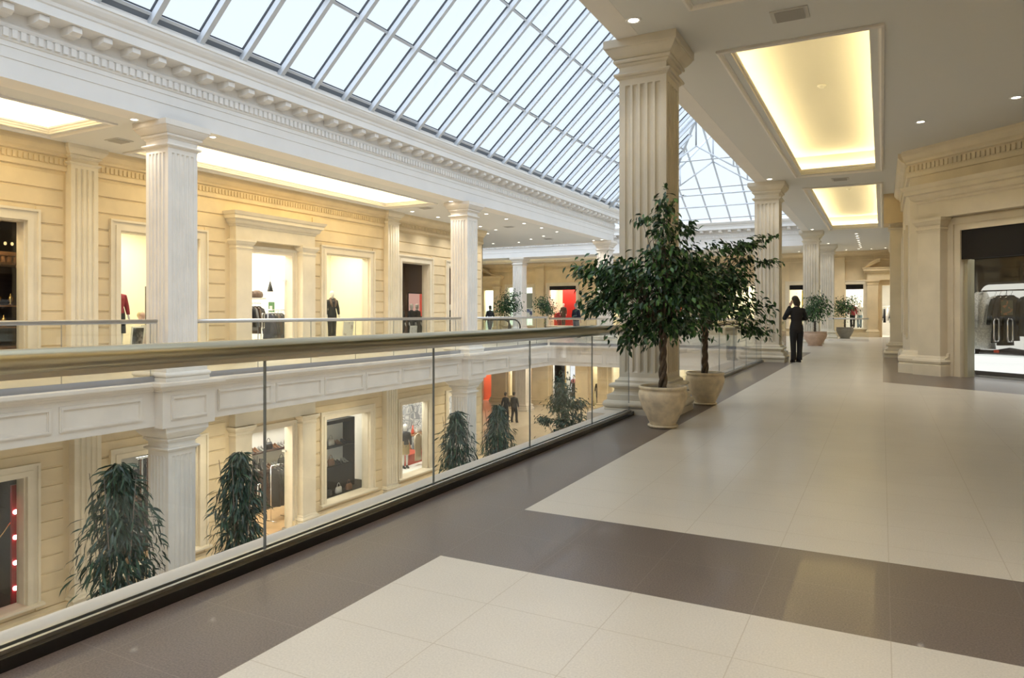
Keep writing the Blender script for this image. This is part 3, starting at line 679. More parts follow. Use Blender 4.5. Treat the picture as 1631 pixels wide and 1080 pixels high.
def vent(x, y, w, d, label):
    r = empty('ceiling_vent', (x, y, ZC), 0, label, 'vent', 'square ceiling vents')
    b = B(); b.box(-w / 2, w / 2, -d / 2, d / 2, -.012, -.001); b.build('vent_frame', VM, r)
    b = B()
    for i in range(7): y = -d * .34 + d * .68 * i / 6; b.loft([[(-w * .38, y - .018, -.013), (w * .38, y - .018, -.013), (w * .38, y + .012, -.026), (-w * .38, y + .012, -.026)], [(-w * .38, y - .018, -.018), (w * .38, y - .018, -.018), (w * .38, y + .012, -.031), (-w * .38, y + .012, -.031)]])
    b.build('louvre', VD, r)
for x, y, l in ((-.97, 8.95, 'ceiling vent before the largest lit coffer'), (-.97, 20.5, 'ceiling vent between the two lit coffers of the right gallery'), (-13.9, 9.05, 'ceiling vent between the two coffers across the void'), (-13.6, 19.6, 'ceiling vent past the end of the long coffer across the void'), (-13.5, 25.4, 'dark ceiling vent among the far downlights, nearer one'), (-14.0, 30.3, 'dark ceiling vent among the far downlights, farther one')):
    vent(x, y, .42, .36, l)
DET = mat('detector_plastic', (.75, .72, .6), .5)
for y, l in ((13.7, 'smoke detector in the middle of the largest lit coffer'), (25.5, 'smoke detector in the middle of the second lit coffer')):
    b = B(); b.lathe([(.075, 0), (.075, -.015), (.06, -.03), (.045, -.032), (.04, -.05), (.02, -.055)], n=18)
    tag(b.build('smoke_detector', DET, None, (-.95, y, ZC + .518)), l, 'smoke detector')
# ---------------------------------------------------------------- shops
def lamp_white(T, s, d, z, sx, sy, p): shop_light(T, s, d, z, sx, sy, p, (1, .95, .86))
CREAM = mat('cream_shop_paint', (.86, .80, .62), .7)
shop_room(T_LEFT, 5.0, 8.75, 0, 3.6, 3.2, DARKP, WOODD); shop_light(T_LEFT, 7.2, -1.1, 3.55, 1.6, 1.0, 30, (1, .75, .45))
shop_room(T_LEFT, 9.4, 12.6, 0, 3.6, 2.6, CREAM); lamp_white(T_LEFT, 11, -1.2, 3.55, 2.0, 1.4, 110)
shop_room(T_LEFT, 12.9, 16.25, 0, 3.6, 3.2, WHITEP); lamp_white(T_LEFT, 14.5, -1.5, 3.55, 2.4, 1.8, 150)
shop_room(T_LEFT, 16.3, 19.3, 0, 3.6, 2.2, CREAM); lamp_white(T_LEFT, 17.7, -1.1, 3.55, 2.0, 1.2, 90)
shop_room(T_LEFT, 20.1, 26.2, 0, 3.6, 4.0, BROWNP, WOODD); shop_light(T_LEFT, 22.5, -2, 3.55, 2.0, 1.4, 90, (1, .8, .6))
zt = -1.4
shop_room(T_LEFT, 5.0, 8.75, ZL, zt, 3.2, DARKP, DARKP)
shop_room(T_LEFT, 9.4, 12.6, ZL, zt, 4.2, WHITEP, WOODF); lamp_white(T_LEFT, 11, -1.8, zt - .05, 2.0, 2.2, 110)
shop_room(T_LEFT, 12.8, 19.95, ZL, zt, 2.8, WHITEP, WOODF); lamp_white(T_LEFT, 14.6, -1.5, zt - .05, 2.4, 1.6, 170); lamp_white(T_LEFT, 17.6, -1.6, zt - .05, 2.0, 1.6, 110)
WALLP = D.materials.new('patterned_wallpaper'); WALLP.use_nodes = True
_n = WALLP.node_tree; _g = _n.nodes.new('ShaderNodeNewGeometry'); _v = _n.nodes.new('ShaderNodeTexVoronoi'); _v.inputs['Scale'].default_value = 3.2; _v.feature = 'DISTANCE_TO_EDGE'; _v.inputs['Randomness'].default_value = .75
_r = _n.nodes.new('ShaderNodeValToRGB'); _e = _r.color_ramp.elements; _r.color_ramp.interpolation = 'CONSTANT'
_e[0].color = (.25, .26, .29, 1); _e[0].position = 0; _e[1].color = (.8, .79, .76, 1); _e[1].position = .04
for p_, c_ in ((.09, (.3, .31, .34, 1)), (.13, (.8, .79, .76, 1)), (.2, (.4, .41, .44, 1))): _q = _e.new(p_); _q.color = c_
_n.links.new(_g.outputs['Position'], _v.inputs['Vector']); _n.links.new(_v.outputs['Distance'], _r.inputs[0]); _n.links.new(_r.outputs[0], _n.nodes['Principled BSDF'].inputs['Base Color'])
shop_room(T_LEFT, 20.1, 24.4, ZL, zt, 2.2, WALLP, WHITEP); lamp_white(T_LEFT, 22.0, -1.0, zt - .05, 2.4, 1.2, 150)
shop_room(T_LEFT, 24.45, 26.25, ZL, zt, 2.6, WHITEP); lamp_white(T_LEFT, 25.3, -1.1, zt - .05, 1.4, 1.4, 110)

# ---- fabrics
def fab(n, c, r=.85, **k): return mat(n, c, r, **k)
F_BLK = fab('black_cloth', (.012, .012, .014)); F_CHAR = fab('charcoal_cloth', (.04, .04, .042)); F_BRN = fab('brown_cloth', (.09, .06, .04)); F_RED = fab('wine_red_cloth', (.28, .02, .035))
F_GREY = fab('grey_cloth', (.2, .2, .2)); F_BEI = fab('beige_cloth', (.5, .43, .32)); F_WHT = fab('white_cloth', (.8, .78, .74)); F_NAVY = fab('navy_cloth', (.02, .025, .05)); F_BLUE = fab('pale_blue_cloth', (.3, .42, .5)); F_GOLD = fab('gold_satin', (.45, .33, .16), .35)
FUR_W = fab('white_fur', (.86, .86, .84), .95, var=.25, scale=30, bump=.9, bscale=90); FUR_B = fab('dark_fur', (.035, .028, .025), .9, var=.5, scale=30, bump=.9, bscale=80); FUR_N = fab('brown_fur', (.16, .11, .08), .9, var=.4, scale=20, bump=.9, bscale=60)
MANN = mat('mannequin_white', (.78, .76, .72), .4); SKIN = mat('skin', (.52, .33, .25), .55); HAIRD = mat('dark_hair', (.02, .014, .01), .5); HAIRG = mat('grey_hair', (.35, .34, .33), .6); HAIRB = mat('blond_hair', (.55, .42, .22), .5)
LEATH = mat('black_leather', (.015, .014, .014), .35); LBRN = mat('brown_leather', (.16, .07, .03), .4); LRED = mat('red_leather', (.5, .05, .02), .35); PURP = mat('purple_leather', (.22, .02, .2), .4); SILV = mat('silver_leather', (.55, .54, .52), .3, .6)

def garment(label, loc, rz, m, w=.46, L=.8, cat='coat', name='hanging_coat', group=None, sleeve=True, hook=.12, collar=None, th=.55):
    root = empty(name, loc, rz, label, cat, group)
    n = 20; rings = []
    for rx, ry, z, wv in ((.055, .045, .0, 0), (.09, .05, -.02, 0), (w * .46, .06 * th, -.075, 0), (w * .5, .085, -.16, 0), (w * .47, .1, -.38 * min(L, 1), .02), (w * .43, .09, -.5 * L, .04), (w * .46, .1, -.75 * L, .07), (w * .5, .115, -L, .1)):
        ry *= th
        rings.append([(rx * (1 + wv * math.sin(6 * 2 * PI * j / n)) * math.cos(2 * PI * j / n), ry * (1 + wv * 2 * math.sin(5 * 2 * PI * j / n + 1)) * math.sin(2 * PI * j / n), z) for j in range(n)])
    b = B(); b.loft(rings, True, 0, True); b.build('body', m, root)
    if sleeve:
        for sx in (-1, 1):
            b = B(); b.tube([(sx * w * .40, 0, -.085), (sx * w * .5, .0, -.2), (sx * w * .56, .02, -.42), (sx * w * .55, .05, -.62)], [.055 * (.4 + .6 * th), .062 * (.4 + .6 * th), .056 * (.4 + .6 * th), .05 * (.4 + .6 * th)], 10); b.build('sleeve', m, root)
    if hook:
        b = B(); b.tube([(0, 0, -.02), (0, 0, hook - .06)] + [(.03 * math.sin(t) - .0, 0, hook - .03 - .03 * math.cos(t)) for t in [PI * i / 6 for i in range(1, 8)]], .005, 6); b.tube([(-w * .42, 0, -.06), (0, 0, -.005), (w * .42, 0, -.06)], .008, 6); b.build('hanger', CHROME, root)
    if collar:
        b = B()
        for sx in (-1, 1): b.tube([(0, .07, .03), (sx * .07, .03, .03), (sx * .1, -.04, -.03), (sx * .085, -.1, -.16), (sx * .06, -.12, -.34 * L), (sx * .05, -.125, -.6 * L)], [.035, .05, .065, .07, .06, .03], 10)
        b.build('collar', collar, root)
    return root
def rack(label, loc, rz, w, h, group=None, m=None):
    root = empty('clothes_rack', loc, rz, label, 'clothes rack', group); m = m or CHROME
    for sx in (-1, 1):
        b = B(); b.tube([(sx * w / 2, 0, .02), (sx * w / 2, 0, h)], .014, 8); b.build('post', m, root)
        b = B(); b.tube([(sx * w / 2, -.22, .02), (sx * w / 2, .22, .02)], .014, 8); b.build('foot', m, root)
    b = B(); b.tube([(-w / 2, 0, h), (w / 2, 0, h)], .014, 8); b.build('bar', m, root); return root

# ---- figures (people and shop mannequins): skinned skeletons
ARM_DOWN = lambda s: [(s * .235, .0, 1.13), (s * .25, .06, .88)]
def remesh(o, vox, it=6):
    r = o.modifiers.new('Remesh', 'REMESH'); r.mode = 'VOXEL'; r.voxel_size = vox; r.use_smooth_shade = True
    s = o.modifiers.new('Smooth', 'SMOOTH'); s.factor = .5; s.iterations = it; return o
def eloft(b, rows, hx=0, hy=0, z0=0, z1=1, n=20):
    # elliptical rings (rx, ry, yoff, z); the lean (hx, hy) grows from z0 to z1
    rg = []
    for rx, ry, oy, z in rows:
        f = max(0, min(1, (z - z0) / (z1 - z0)))
        rg.append([(hx * f + rx * math.cos(2 * PI * j / n), oy + hy * f + ry * math.sin(2 * PI * j / n), z) for j in range(n)])
    b.loft(rg, True, 0, True)
HEAD = [(.05, .052, -.01, 1.44), (.047, .05, -.006, 1.50), (.048, .062, .014, 1.525), (.056, .075, .016, 1.55), (.065, .088, .009, 1.59), (.072, .095, .002, 1.63), (.075, .097, -.003, 1.67), (.067, .087, -.006, 1.71), (.045, .06, -.008, 1.74), (.012, .016, -.008, 1.755)]
def figure(name, label, cat, loc, rz, h=1.75, skin_m=SKIN, top_m=F_BLK, leg_m=F_BLK, hair_m=HAIRD, armL=None, armR=None, stride=.0, skirt=None, long_coat=False, hair='short', shoe_m=LEATH, vox=.014, group=None, head_tilt=(0, 0), topname='jacket', fur=None, fingers=True):
    root = empty(name, loc, rz, label, cat, group); k = h / 1.76; root.scale = (k, k, k)
    arms = ((-1, armL or ARM_DOWN(-1)), (1, armR or ARM_DOWN(1))); hx, hy = head_tilt
    b = B(); eloft(b, [(.13, .1, 0, .86), (.155, .11, 0, .93), (.12, .09, 0, 1.08), (.145, .105, 0, 1.25), (.16, .1, 0, 1.36), (.1, .075, 0, 1.425), (.052, .052, -.008, 1.46)])
    eloft(b, HEAD, hx, hy, 1.44, 1.7)
    H = lambda x, y, z: (x + hx * min(1, (z - 1.44) / .26), y + hy * min(1, (z - 1.44) / .26), z)
    b.tube([H(0, .092, 1.65), H(0, .112, 1.615), H(0, .106, 1.60)], [.008, .013, .012], 8); b.ell(H(0, .09, 1.563), (.024, .01, .008), 10, 6)
    for s in (-1, 1): b.ell(H(s * .076, -.008, 1.625), (.01, .02, .03), 8, 6)
    feet = []
    for s, a in arms:
        e, w = Vector(a[0]), Vector(a[1]); f = (w - e).normalized(); sh = Vector((s * .165, 0, 1.385))
        b.tube([tuple(sh - Vector((s * .08, 0, .0))), tuple(sh), tuple((sh + e) / 2), tuple(e), tuple(e + (w - e) * .35), tuple(w)], [.05, .056, .046, .04, .04, .026], 12)
        side = f.cross(Vector((0, 0, 1)))
        if side.length < .3: side = Vector((0, 1, 0))
        side.normalize(); nr = side.cross(f); ends = w + f * .09
        b.tube([tuple(w - f * .02), tuple(w + f * .03), tuple(ends)], [.026, .032, .03], 10)
        for o, ln in ((-.027, .062), (-.009, .074), (.009, .07), (.026, .055)):
            p1 = ends + side * o - f * .02; b.tube([tuple(p1), tuple(p1 + f * (ln * .55 + .02) + nr * .006), tuple(p1 + f * (ln + .015) + nr * .024)], [.0095, .009, .0075], 8)
        b.tube([tuple(w + f * .02 - side * .012), tuple(w + f * .05 - side * .042), tuple(w + f * .085 - side * .052 + nr * .01)], [.014, .012, .009], 8)
    for s in (-1, 1):
        st = s * stride; an = (s * .078, st, .09 + (.04 if st < 0 else 0)); feet.append(an); kn = (s * .085, st * .45 + .035 * (stride > 0), .5)
        b.tube([(s * .08, 0, .92), (s * .085, 0, .8), kn, (s * .08, st * .75, .33), an], [.075, .082, .056, .052, .038], 12)
    bod = remesh(b.build('body', skin_m, root), vox * .8 if fingers else vox, 4)
    if top_m:
        b = B(); lo = [(.19, .15, 0, .48), (.185, .145, 0, .7)] if long_coat else []
        eloft(b, lo + [(.182, .138, 0, .85), (.172, .132, 0, .95), (.14, .112, 0, 1.09), (.158, .12, 0, 1.22), (.178, .122, 0, 1.33), (.155, .1, -.003, 1.40), (.1, .082, -.006, 1.435), (.068, .066, -.01, 1.47)], n=28)
        for s, a in arms:
            e, w = Vector(a[0]), Vector(a[1]); sh = Vector((s * .168, 0, 1.375)); wc = e + (w - e) * .92
            b.tube([tuple(sh - Vector((s * .08, 0, -.005))), tuple(sh), tuple((sh + e) / 2), tuple(e), tuple((e + wc) / 2), tuple(wc)], [.066, .074, .064, .06, .053, .042], 14); b.ell(tuple(e), (.062, .062, .062))
        jk = remesh(b.build(topname, top_m, root), vox, 5)
    if fur:
        b = B(); b.tube([(.06, .13, 1.18), (.1, .12, 1.33), (.09, .03, 1.45), (0, -.06, 1.48), (-.09, .03, 1.45), (-.1, .12, 1.33), (-.06, .13, 1.18)], [.03, .05, .05, .055, .05, .05, .03], 10); b.build('fur_collar', fur, jk)
    if skirt:
        b = B(); n = 24
        b.loft([[(r * (1 + wv * math.sin(7 * 2 * PI * j / n)) * math.cos(2 * PI * j / n), r * .75 * (1 + wv * math.sin(7 * 2 * PI * j / n)) * math.sin(2 * PI * j / n), z) for j in range(n)] for r, z, wv in ((.145, 1.09, 0), (.18, .92, 0), (.185, .75, .02), (.19, skirt[1], .06))], True, 0, True); b.build('skirt', skirt[0], root)
    elif leg_m:
        b = B(); eloft(b, [(.145, .115, 0, 1.02), (.168, .13, 0, .92), (.165, .13, 0, .85), (.12, .09, 0, .78)])
        for s, an in zip((-1, 1), feet):
            kn = (s * .088, an[1] * .45 + .03 * (stride > 0), .5); b.tube([(s * .085, 0, .92), (s * .09, 0, .78), kn, (s * .082, an[1] * .8, .28), (an[0], an[1], an[2] - .03)], [.085, .095, .076, .07, .074], 14)
        remesh(b.build('trousers', leg_m, root), vox, 4)
    for x, y, z in feet:
        z0 = z - .09; b = B(); b.loft([[(x + rx * math.cos(2 * PI * j / 12), y + oy + ry * math.sin(2 * PI * j / 12), z0 + zz) for j in range(12)] for rx, ry, oy, zz in ((.043, .125, .05, .0), (.047, .13, .05, .02), (.044, .115, .045, .05), (.04, .06, .0, .085), (.04, .05, -.005, .11))], True, 0, True); b.build('shoe', shoe_m or LEATH, root)
    if hair:
        b = B(); b.ell((hx, -.016 + hy, 1.678), (.086, .1, .088), 18, 12); b.ell((hx * .8, -.045 + hy * .8, 1.62), (.076, .065, .085), 16, 10)
        if hair == 'bob': b.ell((hx * .7 + .015, -.055 + hy, 1.6), (.085, .06, .12), 16, 10); b.ell((hx * .6 + .05, -.07 + hy, 1.56), (.052, .05, .1), 16, 10)
        remesh(b.build('hair', hair_m, root), .01, 4)
        for s in (-1, 1):
            b = B(); b.ell(H(s * .03, .088, 1.645), (.012, .008, .008), 8, 6); b.build('eye', mat('eye_dark', (.03, .02, .02), .2), bod)
    return root
def place(T, s, d, z): p = T @ Vector((s, d, z)); return (p.x, p.y, p.z)
RZL = -PI / 2      # a figure built facing +y turned to face +x (out of the left shop windows)

def bag(label, loc, rz, m, w=.3, h=.22, d=.13, group=None, handle=.14):
    root = empty('handbag', loc, rz, label, 'handbag', group); b = B()
    b.loft([rect_round(w * f, d * g, z) for f, g, z in ((.46, .46, 0), (.5, .5, .03), (.48, .42, h * .6), (.42, .22, h), (.40, .1, h))], True, 0, True); b.build('body', m, root)
    bb = root.children[0]
    if handle:
        b = B(); b.tube([(w * .25 * math.cos(t), 0, h - .01 + handle * math.sin(t)) for t in [PI * i / 8 for i in range(9)]], .009, 6); b.build('handle', m, bb)
    return root
def rect_round(hx, hy, z, n=16, e=.45):
    r = []
    for j in range(n):
        t = 2 * PI * j / n; c, s = math.cos(t), math.sin(t)
        r.append((hx * math.copysign(abs(c) ** e, c), hy * math.copysign(abs(s) ** e, s), z))
    return r
def shoe_pair(label, loc, rz, m, group, heel=True):
    root = empty('shoe_pair', loc, rz, label, 'shoes', group)
    for sx in (-1, 1):
        b = B(); hz = .06 if heel else .02
        b.loft([[(sx * .06 + w * math.cos(2 * PI * j / 10), y, z + t * math.sin(2 * PI * j / 10)) for j in range(10)] for y, w, z, t in ((-.11, .02, hz + .03, .025), (-.08, .032, hz + .04, .045), (-.02, .03, hz + .02, .03), (.05, .036, .03, .025), (.11, .03, .022, .018), (.14, .01, .015, .008))], True, 0, True)
        if heel: b.loft([[(sx * .06 + r * math.cos(2 * PI * j / 8), -.085 + r * math.sin(2 * PI * j / 8), z) for j in range(8)] for r, z in ((.008, 0), (.022, hz + .02))])
        b.build('shoe', m, root)
    return root
def boot(label, loc, rz, m, group):
    root = empty('boot', loc, rz, label, 'boot', group)
    b = B(); b.loft([[(r * math.cos(2 * PI * j / 12), r * s_ * math.sin(2 * PI * j / 12) + y, z) for j in range(12)] for r, s_, y, z in ((.04, 2.6, .06, 0), (.042, 2.5, .06, .04), (.038, 1.5, .01, .09), (.04, 1.1, 0, .16), (.055, 1, 0, .28), (.058, 1, 0, .38))], True, 0, True); b.build('shaft', m, root)
    b = B(); b.cbox((0, -.03, .0), (.05, .06, .02)); b.build('heel', m, root); return root
def picture(label, loc, rz, w, h, tilt, imgm, group=None, framem=None):
    root = empty('framed_picture', loc, rz, label, 'picture', group); root.rotation_euler = (tilt, 0, rz)
    b = B()
    for q in ((-w / 2, w / 2, 0, .03), (-w / 2, w / 2, h - .03, h), (-w / 2, -w / 2 + .03, .03, h - .03), (w / 2 - .03, w / 2, .03, h - .03)): b.box(q[0], q[1], -.012, .012, q[2], q[3])
    b.build('frame', framem or WHITEP, root); b = B(); b.box(-w / 2 + .03, w / 2 - .03, -.006, .004, .03, h - .03); b.build('print', imgm, root); return root
def noise_mat(name, c1, c2, sc, pos=.5):
    m = D.materials.new(name); m.use_nodes = True; n = m.node_tree; g = n.nodes.new('ShaderNodeNewGeometry'); t = n.nodes.new('ShaderNodeTexNoise'); t.inputs['Scale'].default_value = sc
    r = n.nodes.new('ShaderNodeValToRGB'); r.color_ramp.elements[0].position = pos - .06; r.color_ramp.elements[1].position = pos + .06; r.color_ramp.elements[0].color = (*c1, 1); r.color_ramp.elements[1].color = (*c2, 1)
    n.links.new(g.outputs['Position'], t.inputs['Vector']); n.links.new(t.outputs['Fac'], r.inputs[0]); n.links.new(r.outputs[0], n.nodes['Principled BSDF'].inputs['Base Color']); return m
PH1 = noise_mat('dark_portrait_print', (.02, .02, .02), (.3, .29, .28), 5, .58)
PH2 = noise_mat('pale_sketch_print', (.75, .74, .7), (.45, .4, .36), 7, .62)

# ---- upper left shops
# dark shop with carved oak cabinet
cab = empty('display_cabinet', (0, 0, 0), 0, 'carved oak cabinet with gilt ornaments in the dark window nearest the camera', 'cabinet')
b = B(T_LEFT); b.box(6.9, 8.6, -1.6, -.75, 0, .55); b.box(6.9, 8.6, -1.65, -.7, .55, .62); b.build('base', WOODC, cab)
for s in (7.1, 7.75, 8.35):
    b = B(T_LEFT); b.lathe([(.09, .62), (.09, .68), (.06, .72), (.055, 1.6), (.06, 2.2), (.09, 2.26), (.09, 2.32)], (s, -.85, 0), 12); b.build('column', WOODC, cab)
b = B(T_LEFT); b.box(6.9, 8.6, -1.6, -1.5, .62, 2.32); b.build('back_panel', WOODD, cab)
b = B(T_LEFT); b.box(6.85, 8.6, -1.65, -.7, 2.32, 2.5); b.box(6.8, 8.6, -1.65, -.62, 2.5, 2.58)
for i in range(14): b.box(6.9 + i * .12, 6.96 + i * .12, -.7, -.62, 2.36, 2.48)
b.build('cornice', WOODC, cab)
b = B(T_LEFT); b.box(6.8, 7.75, -1.6, -.8, 2.58, 3.2); b.loft([[(6.7, d, 3.2), (7.9, d, 3.2), (7.75, d, 3.42), (6.8, d, 3.42)] for d in (-1.65, -.7)]); b.build('upper_case', WOODC, cab)
b = B(T_LEFT); b.box(7.0, 7.7, -1.45, -.8, 1.45, 1.48); b.box(7.8, 8.3, -1.45, -.8, 1.45, 1.48); b.box(7.8, 8.3, -1.45, -.8, 1.0, 1.03); b.build('shelf', WOODC, cab)
for i in range(9):
    s, z = ((7.15, 1.0), (7.35, .62), (7.55, .62), (7.9, 1.03), (8.05, 1.03), (8.18, 1.48), (7.3, 1.48), (7.5, 1.48), (7.95, 1.48))[i]
    b = B(); b.lathe([(.03, 0), (.045, .01), (.02, .05), (.05, .1), (.06, .15), (.035, .2), (.015, .22), (.02, .25)], n=12); tag(b.build('gilt_ornament', GOLD, None, place(T_LEFT, s, -.92, z if i else .62)), '%s gilt ornament, counting up the shelves of the carved oak cabinet' % NTH[i], 'ornament', 'gilt ornaments in the oak cabinet')
b = B(T_LEFT)
for i in range(7): b.ell((7.3 + i * .13, -.66, 2.75), (.03, .02, .04), 8, 6)
tag(b.build('gilt_garland', emis('gilt_glow', (1, .7, .3), 1.3), None), 'row of small gilt beads with painted glow across the top of the oak cabinet', 'lamps')  # gilt pattern as beads, its shine put into the emission
spot('cabinet_spot', place(T_LEFT, 7.6, -.4, 3.4), 60, (1, .75, .4), 90)
# cream window: mannequin, doll head, photo, bags, glass shelf
figure('mannequin', 'white mannequin in wine-red top and black skirt in the cream window by the nearest pilaster', 'mannequin', place(T_LEFT, 10.42, -.75, .45), RZL, 1.62, MANN, F_RED, None, None, hair=None, skirt=(F_BLK, .42), topname='red_top', fingers=False)
for a_, b_, nm in ((9.4, 12.6, 'one'), (16.3, 19.3, 'two')):
    B(T_LEFT).box(a_, b_, -2.2, -.3, 0, .45).build('wall_window_platform', CREAM, None, kind='structure')
hd = empty('doll_head', place(T_LEFT, 11.02, -.75, 1.1), RZL, 'blond doll head standing on the ledge in the cream window', 'doll'); b = B(); b.ell((0, 0, .14), (.08, .09, .11)); b.tube([(0, 0, 0), (0, 0, .08)], .04, 10); b.build('head', SKIN, hd); b = B(); b.ell((0, -.02, .17), (.088, .09, .1)); b.build('hair', HAIRB, hd)
B(T_LEFT).box(10.75, 11.8, -.9, -.6, 1.06, 1.1).build('display_ledge', WHITEP, tag(empty('display_ledge_unit'), 'white ledge on a post under the doll head', 'shelf')); B(T_LEFT).box(11.25, 11.32, -.8, -.72, .45, 1.06).build('post', WHITEP, [o for o in D.objects if o.name == 'display_ledge_unit'][0])
picture('dark photo print leaning on the floor of the cream window', place(T_LEFT, 10.8, -.62, .45), RZL, .34, .55, -.15, PH1)
picture('second, paler print leaning beside the dark photo in the cream window', place(T_LEFT, 11.15, -.8, .45), RZL, .3, .58, -.15, PH2)
bag('red handbag on the floor of the cream window', place(T_LEFT, 11.15, -.5, .45), RZL, LRED, .36, .18, .16, handle=.16)
bag('purple bag on the glass shelves at the edge of the cream window', place(T_LEFT, 11.42, -.9, 1.10), RZL, PURP, .2, .3, .1, handle=.1)
sh = empty('glass_shelf_unit', (0, 0, 0), 0, 'narrow steel and glass shelf unit in the cream window, half hidden by the white column', 'shelf')
for s, d in ((11.5, -.8), (12.0, -.8), (11.5, -1.3), (12.0, -1.3)): B(T_LEFT).box(s - .015, s + .015, d - .015, d + .015, .45, 2.0).build('post', CHROME, sh)
for z in (.9, 1.35, 1.8): B(T_LEFT).box(11.5, 12.0, -1.3, -.8, z, z + .015).build('shelf', SGLASS, sh)
# shop behind the portal
rack('chrome rack of dark clothes on the near side of the bright shop doorway', place(T_LEFT, 14.75, -1.25, 0), PI / 2, .95, 1.62)
for i in range(7): garment('%s dark garment on the rack just inside the bright doorway' % NTH[i], place(T_LEFT, 14.36 + i * .13, -1.25, 1.53), 0, (F_BLK, F_CHAR, F_BRN, F_BLK, F_GREY, F_BRN, F_BLK)[i], .42, .62 + .1 * (i % 3), group='dark clothes on the doorway rack', hook=.1)
sh = empty('hat_shelf', (0, 0, 0), 0, 'white shelf with hats over the doorway clothes rack', 'shelf'); B(T_LEFT).box(14.15, 15.25, -1.6, -1.05, 1.74, 1.78).build('board', WHITEP, sh); B(T_LEFT).box(14.15, 14.19, -1.6, -1.05, 0, 1.74).build('side_panel', WHITEP, sh)
for i in range(2):
    r = empty('fur_hat', place(T_LEFT, 14.75 + i * .32, -1.25, 1.78), 0, ('larger round brown fur hat on the white shelf', 'smaller brown fur hat at the shelf end')[i], 'hat'); b = B(); b.lathe([(.12, 0), (.17, .03), (.18, .1), (.15, .18), (.05, .23)], n=16); b.build('crown', FUR_N, r)
rack('chrome rack of coats at the far jamb of the bright doorway', place(T_LEFT, 15.5, -.9, 0), PI / 2, .66, 1.42)
for i in range(5): garment('%s coat from the doorway on the rack at its far jamb' % NTH[i], place(T_LEFT, 15.2 + i * .12, -.9, 1.32), .1, (F_NAVY, F_BLK, F_BRN, F_CHAR, F_BLK)[i], .4, .78, group='coats on the far-jamb rack', hook=.1)
r = empty('desk_lamp', place(T_LEFT, 15.54, -1.2, 1.98), 0, 'small black pendant lamp hanging in the bright doorway', 'lamp'); b = B(); b.lathe([(.02, .3), (.03, .25), (.09, 0), (.08, .0)], n=14); b.build('lamp_shade', BLACK, r); b = B(); b.tube([(0, 0, .3), (0, 0, 1.57)], .006, 6); b.build('cord', BLACK, r)
r = empty('wall_notice', place(T_LEFT, 15.97, -1.6, 1.35), 0, 'small green and white notice on the glass in the bright doorway', 'notice'); b = B(); b.box(-.008, .008, -.12, .12, 0, .32); b.build('board', mat('green_print', (.08, .25, .08), .6), r); b = B(); b.box(.008, .012, -.09, .02, .05, .2); b.build('print', WHITEP, r)
def glass_door(label, T, hinge, ang, w, z0, h, hz=1.05):
    # leaf from hinge (s, d) swung by ang (radians) from the wall line
    r = empty('glass_door', (0, 0, 0), 0, label, 'door'); c, s_ = math.cos(ang), math.sin(ang)
    T2 = T @ Matrix(((c, s_, 0, hinge[0]), (-s_, c, 0, hinge[1]), (0, 0, 1, 0), (0, 0, 0, 1)))
    B(T2).box(0, w, -.006, .006, z0 + .01, z0 + h).build('door_leaf', SGLASS, r); lf = [o for o in r.children][0]
    for sd in (-1, 1):
        b = B(T2); b.tube([(w - .1, sd * .0, z0 + hz - .18), (w - .1, sd * .06, z0 + hz - .18), (w - .1, sd * .075, z0 + hz - .12), (w - .1, sd * .075, z0 + hz + .2), (w - .1, sd * .06, z0 + hz + .26), (w - .1, 0, z0 + hz + .26)], .014, 8); b.build('handle', CHROME, lf)
    b = B(T2); b.box(.0, .12, -.02, .02, z0 + .01, z0 + .06); b.box(0, .12, -.02, .02, z0 + h - .06, z0 + h); b.build('hinge_patch', STEEL, r); return r
glass_door('glass door leaf with long steel handle standing open in the upper bright doorway', T_LEFT, (15.2, -.2), PI * .62, .8, 0, 2.3)
# third window: mannequin in fur-collared jacket
figure('mannequin', 'mannequin in dark jacket with brown fur collar in the third upper window', 'mannequin', place(T_LEFT, 17.82, -.8, .45), RZL - .3, 1.62, MANN, F_CHAR, F_BLK, None, hair=None, fur=FUR_N, fingers=False)
picture('white-framed print on the floor beside the fur-collared mannequin', place(T_LEFT, 18.45, -.7, .45), RZL, .5, .6, -.12, PH2)
# dark shop: three mannequins and red screen
for i, (s, d, m) in enumerate(((21.5, -.75, F_BLK), (22.4, -.9, F_BLK), (22.9, -1.0, F_CHAR))): figure('mannequin', '%s dark-dressed mannequin from the near side of the brown shop window' % NTH[i], 'mannequin', place(T_LEFT, s, d, .2), RZL, 1.5, MANN, m, m, None, hair=None, long_coat=True, fingers=False)
figure('mannequin', 'dark-dressed mannequin in the narrow window just left of the second white column', 'mannequin', place(T_LEFT, 24.95, -.75, .2), RZL, 1.5, MANN, F_CHAR, F_BLK, None, hair=None, fingers=False)
r = empty('red_screen', place(T_LEFT, 24.6, -2.2, 0), 0, 'lit red display screen deep in the brown shop', 'screen'); b = B(); b.box(0, .06, .1, .75, 1.2, 2.15); b.build('panel', emis('red_glow', (.8, .1, .06), .7), r); b = B(); b.box(0, .06, -.6, .1, 1.3, 2.15); b.build('panel', emis('pink_glow', (.9, .5, .4), .7), r); b = B(); b.box(-.02, .0, -.65, .8, 0, 2.2); b.build('frame', BLACK, r)
picture('white poster standing on the floor of the brown shop window', place(T_LEFT, 22.0, -.55, .45), RZL, .45, .4, -.1, PH2)

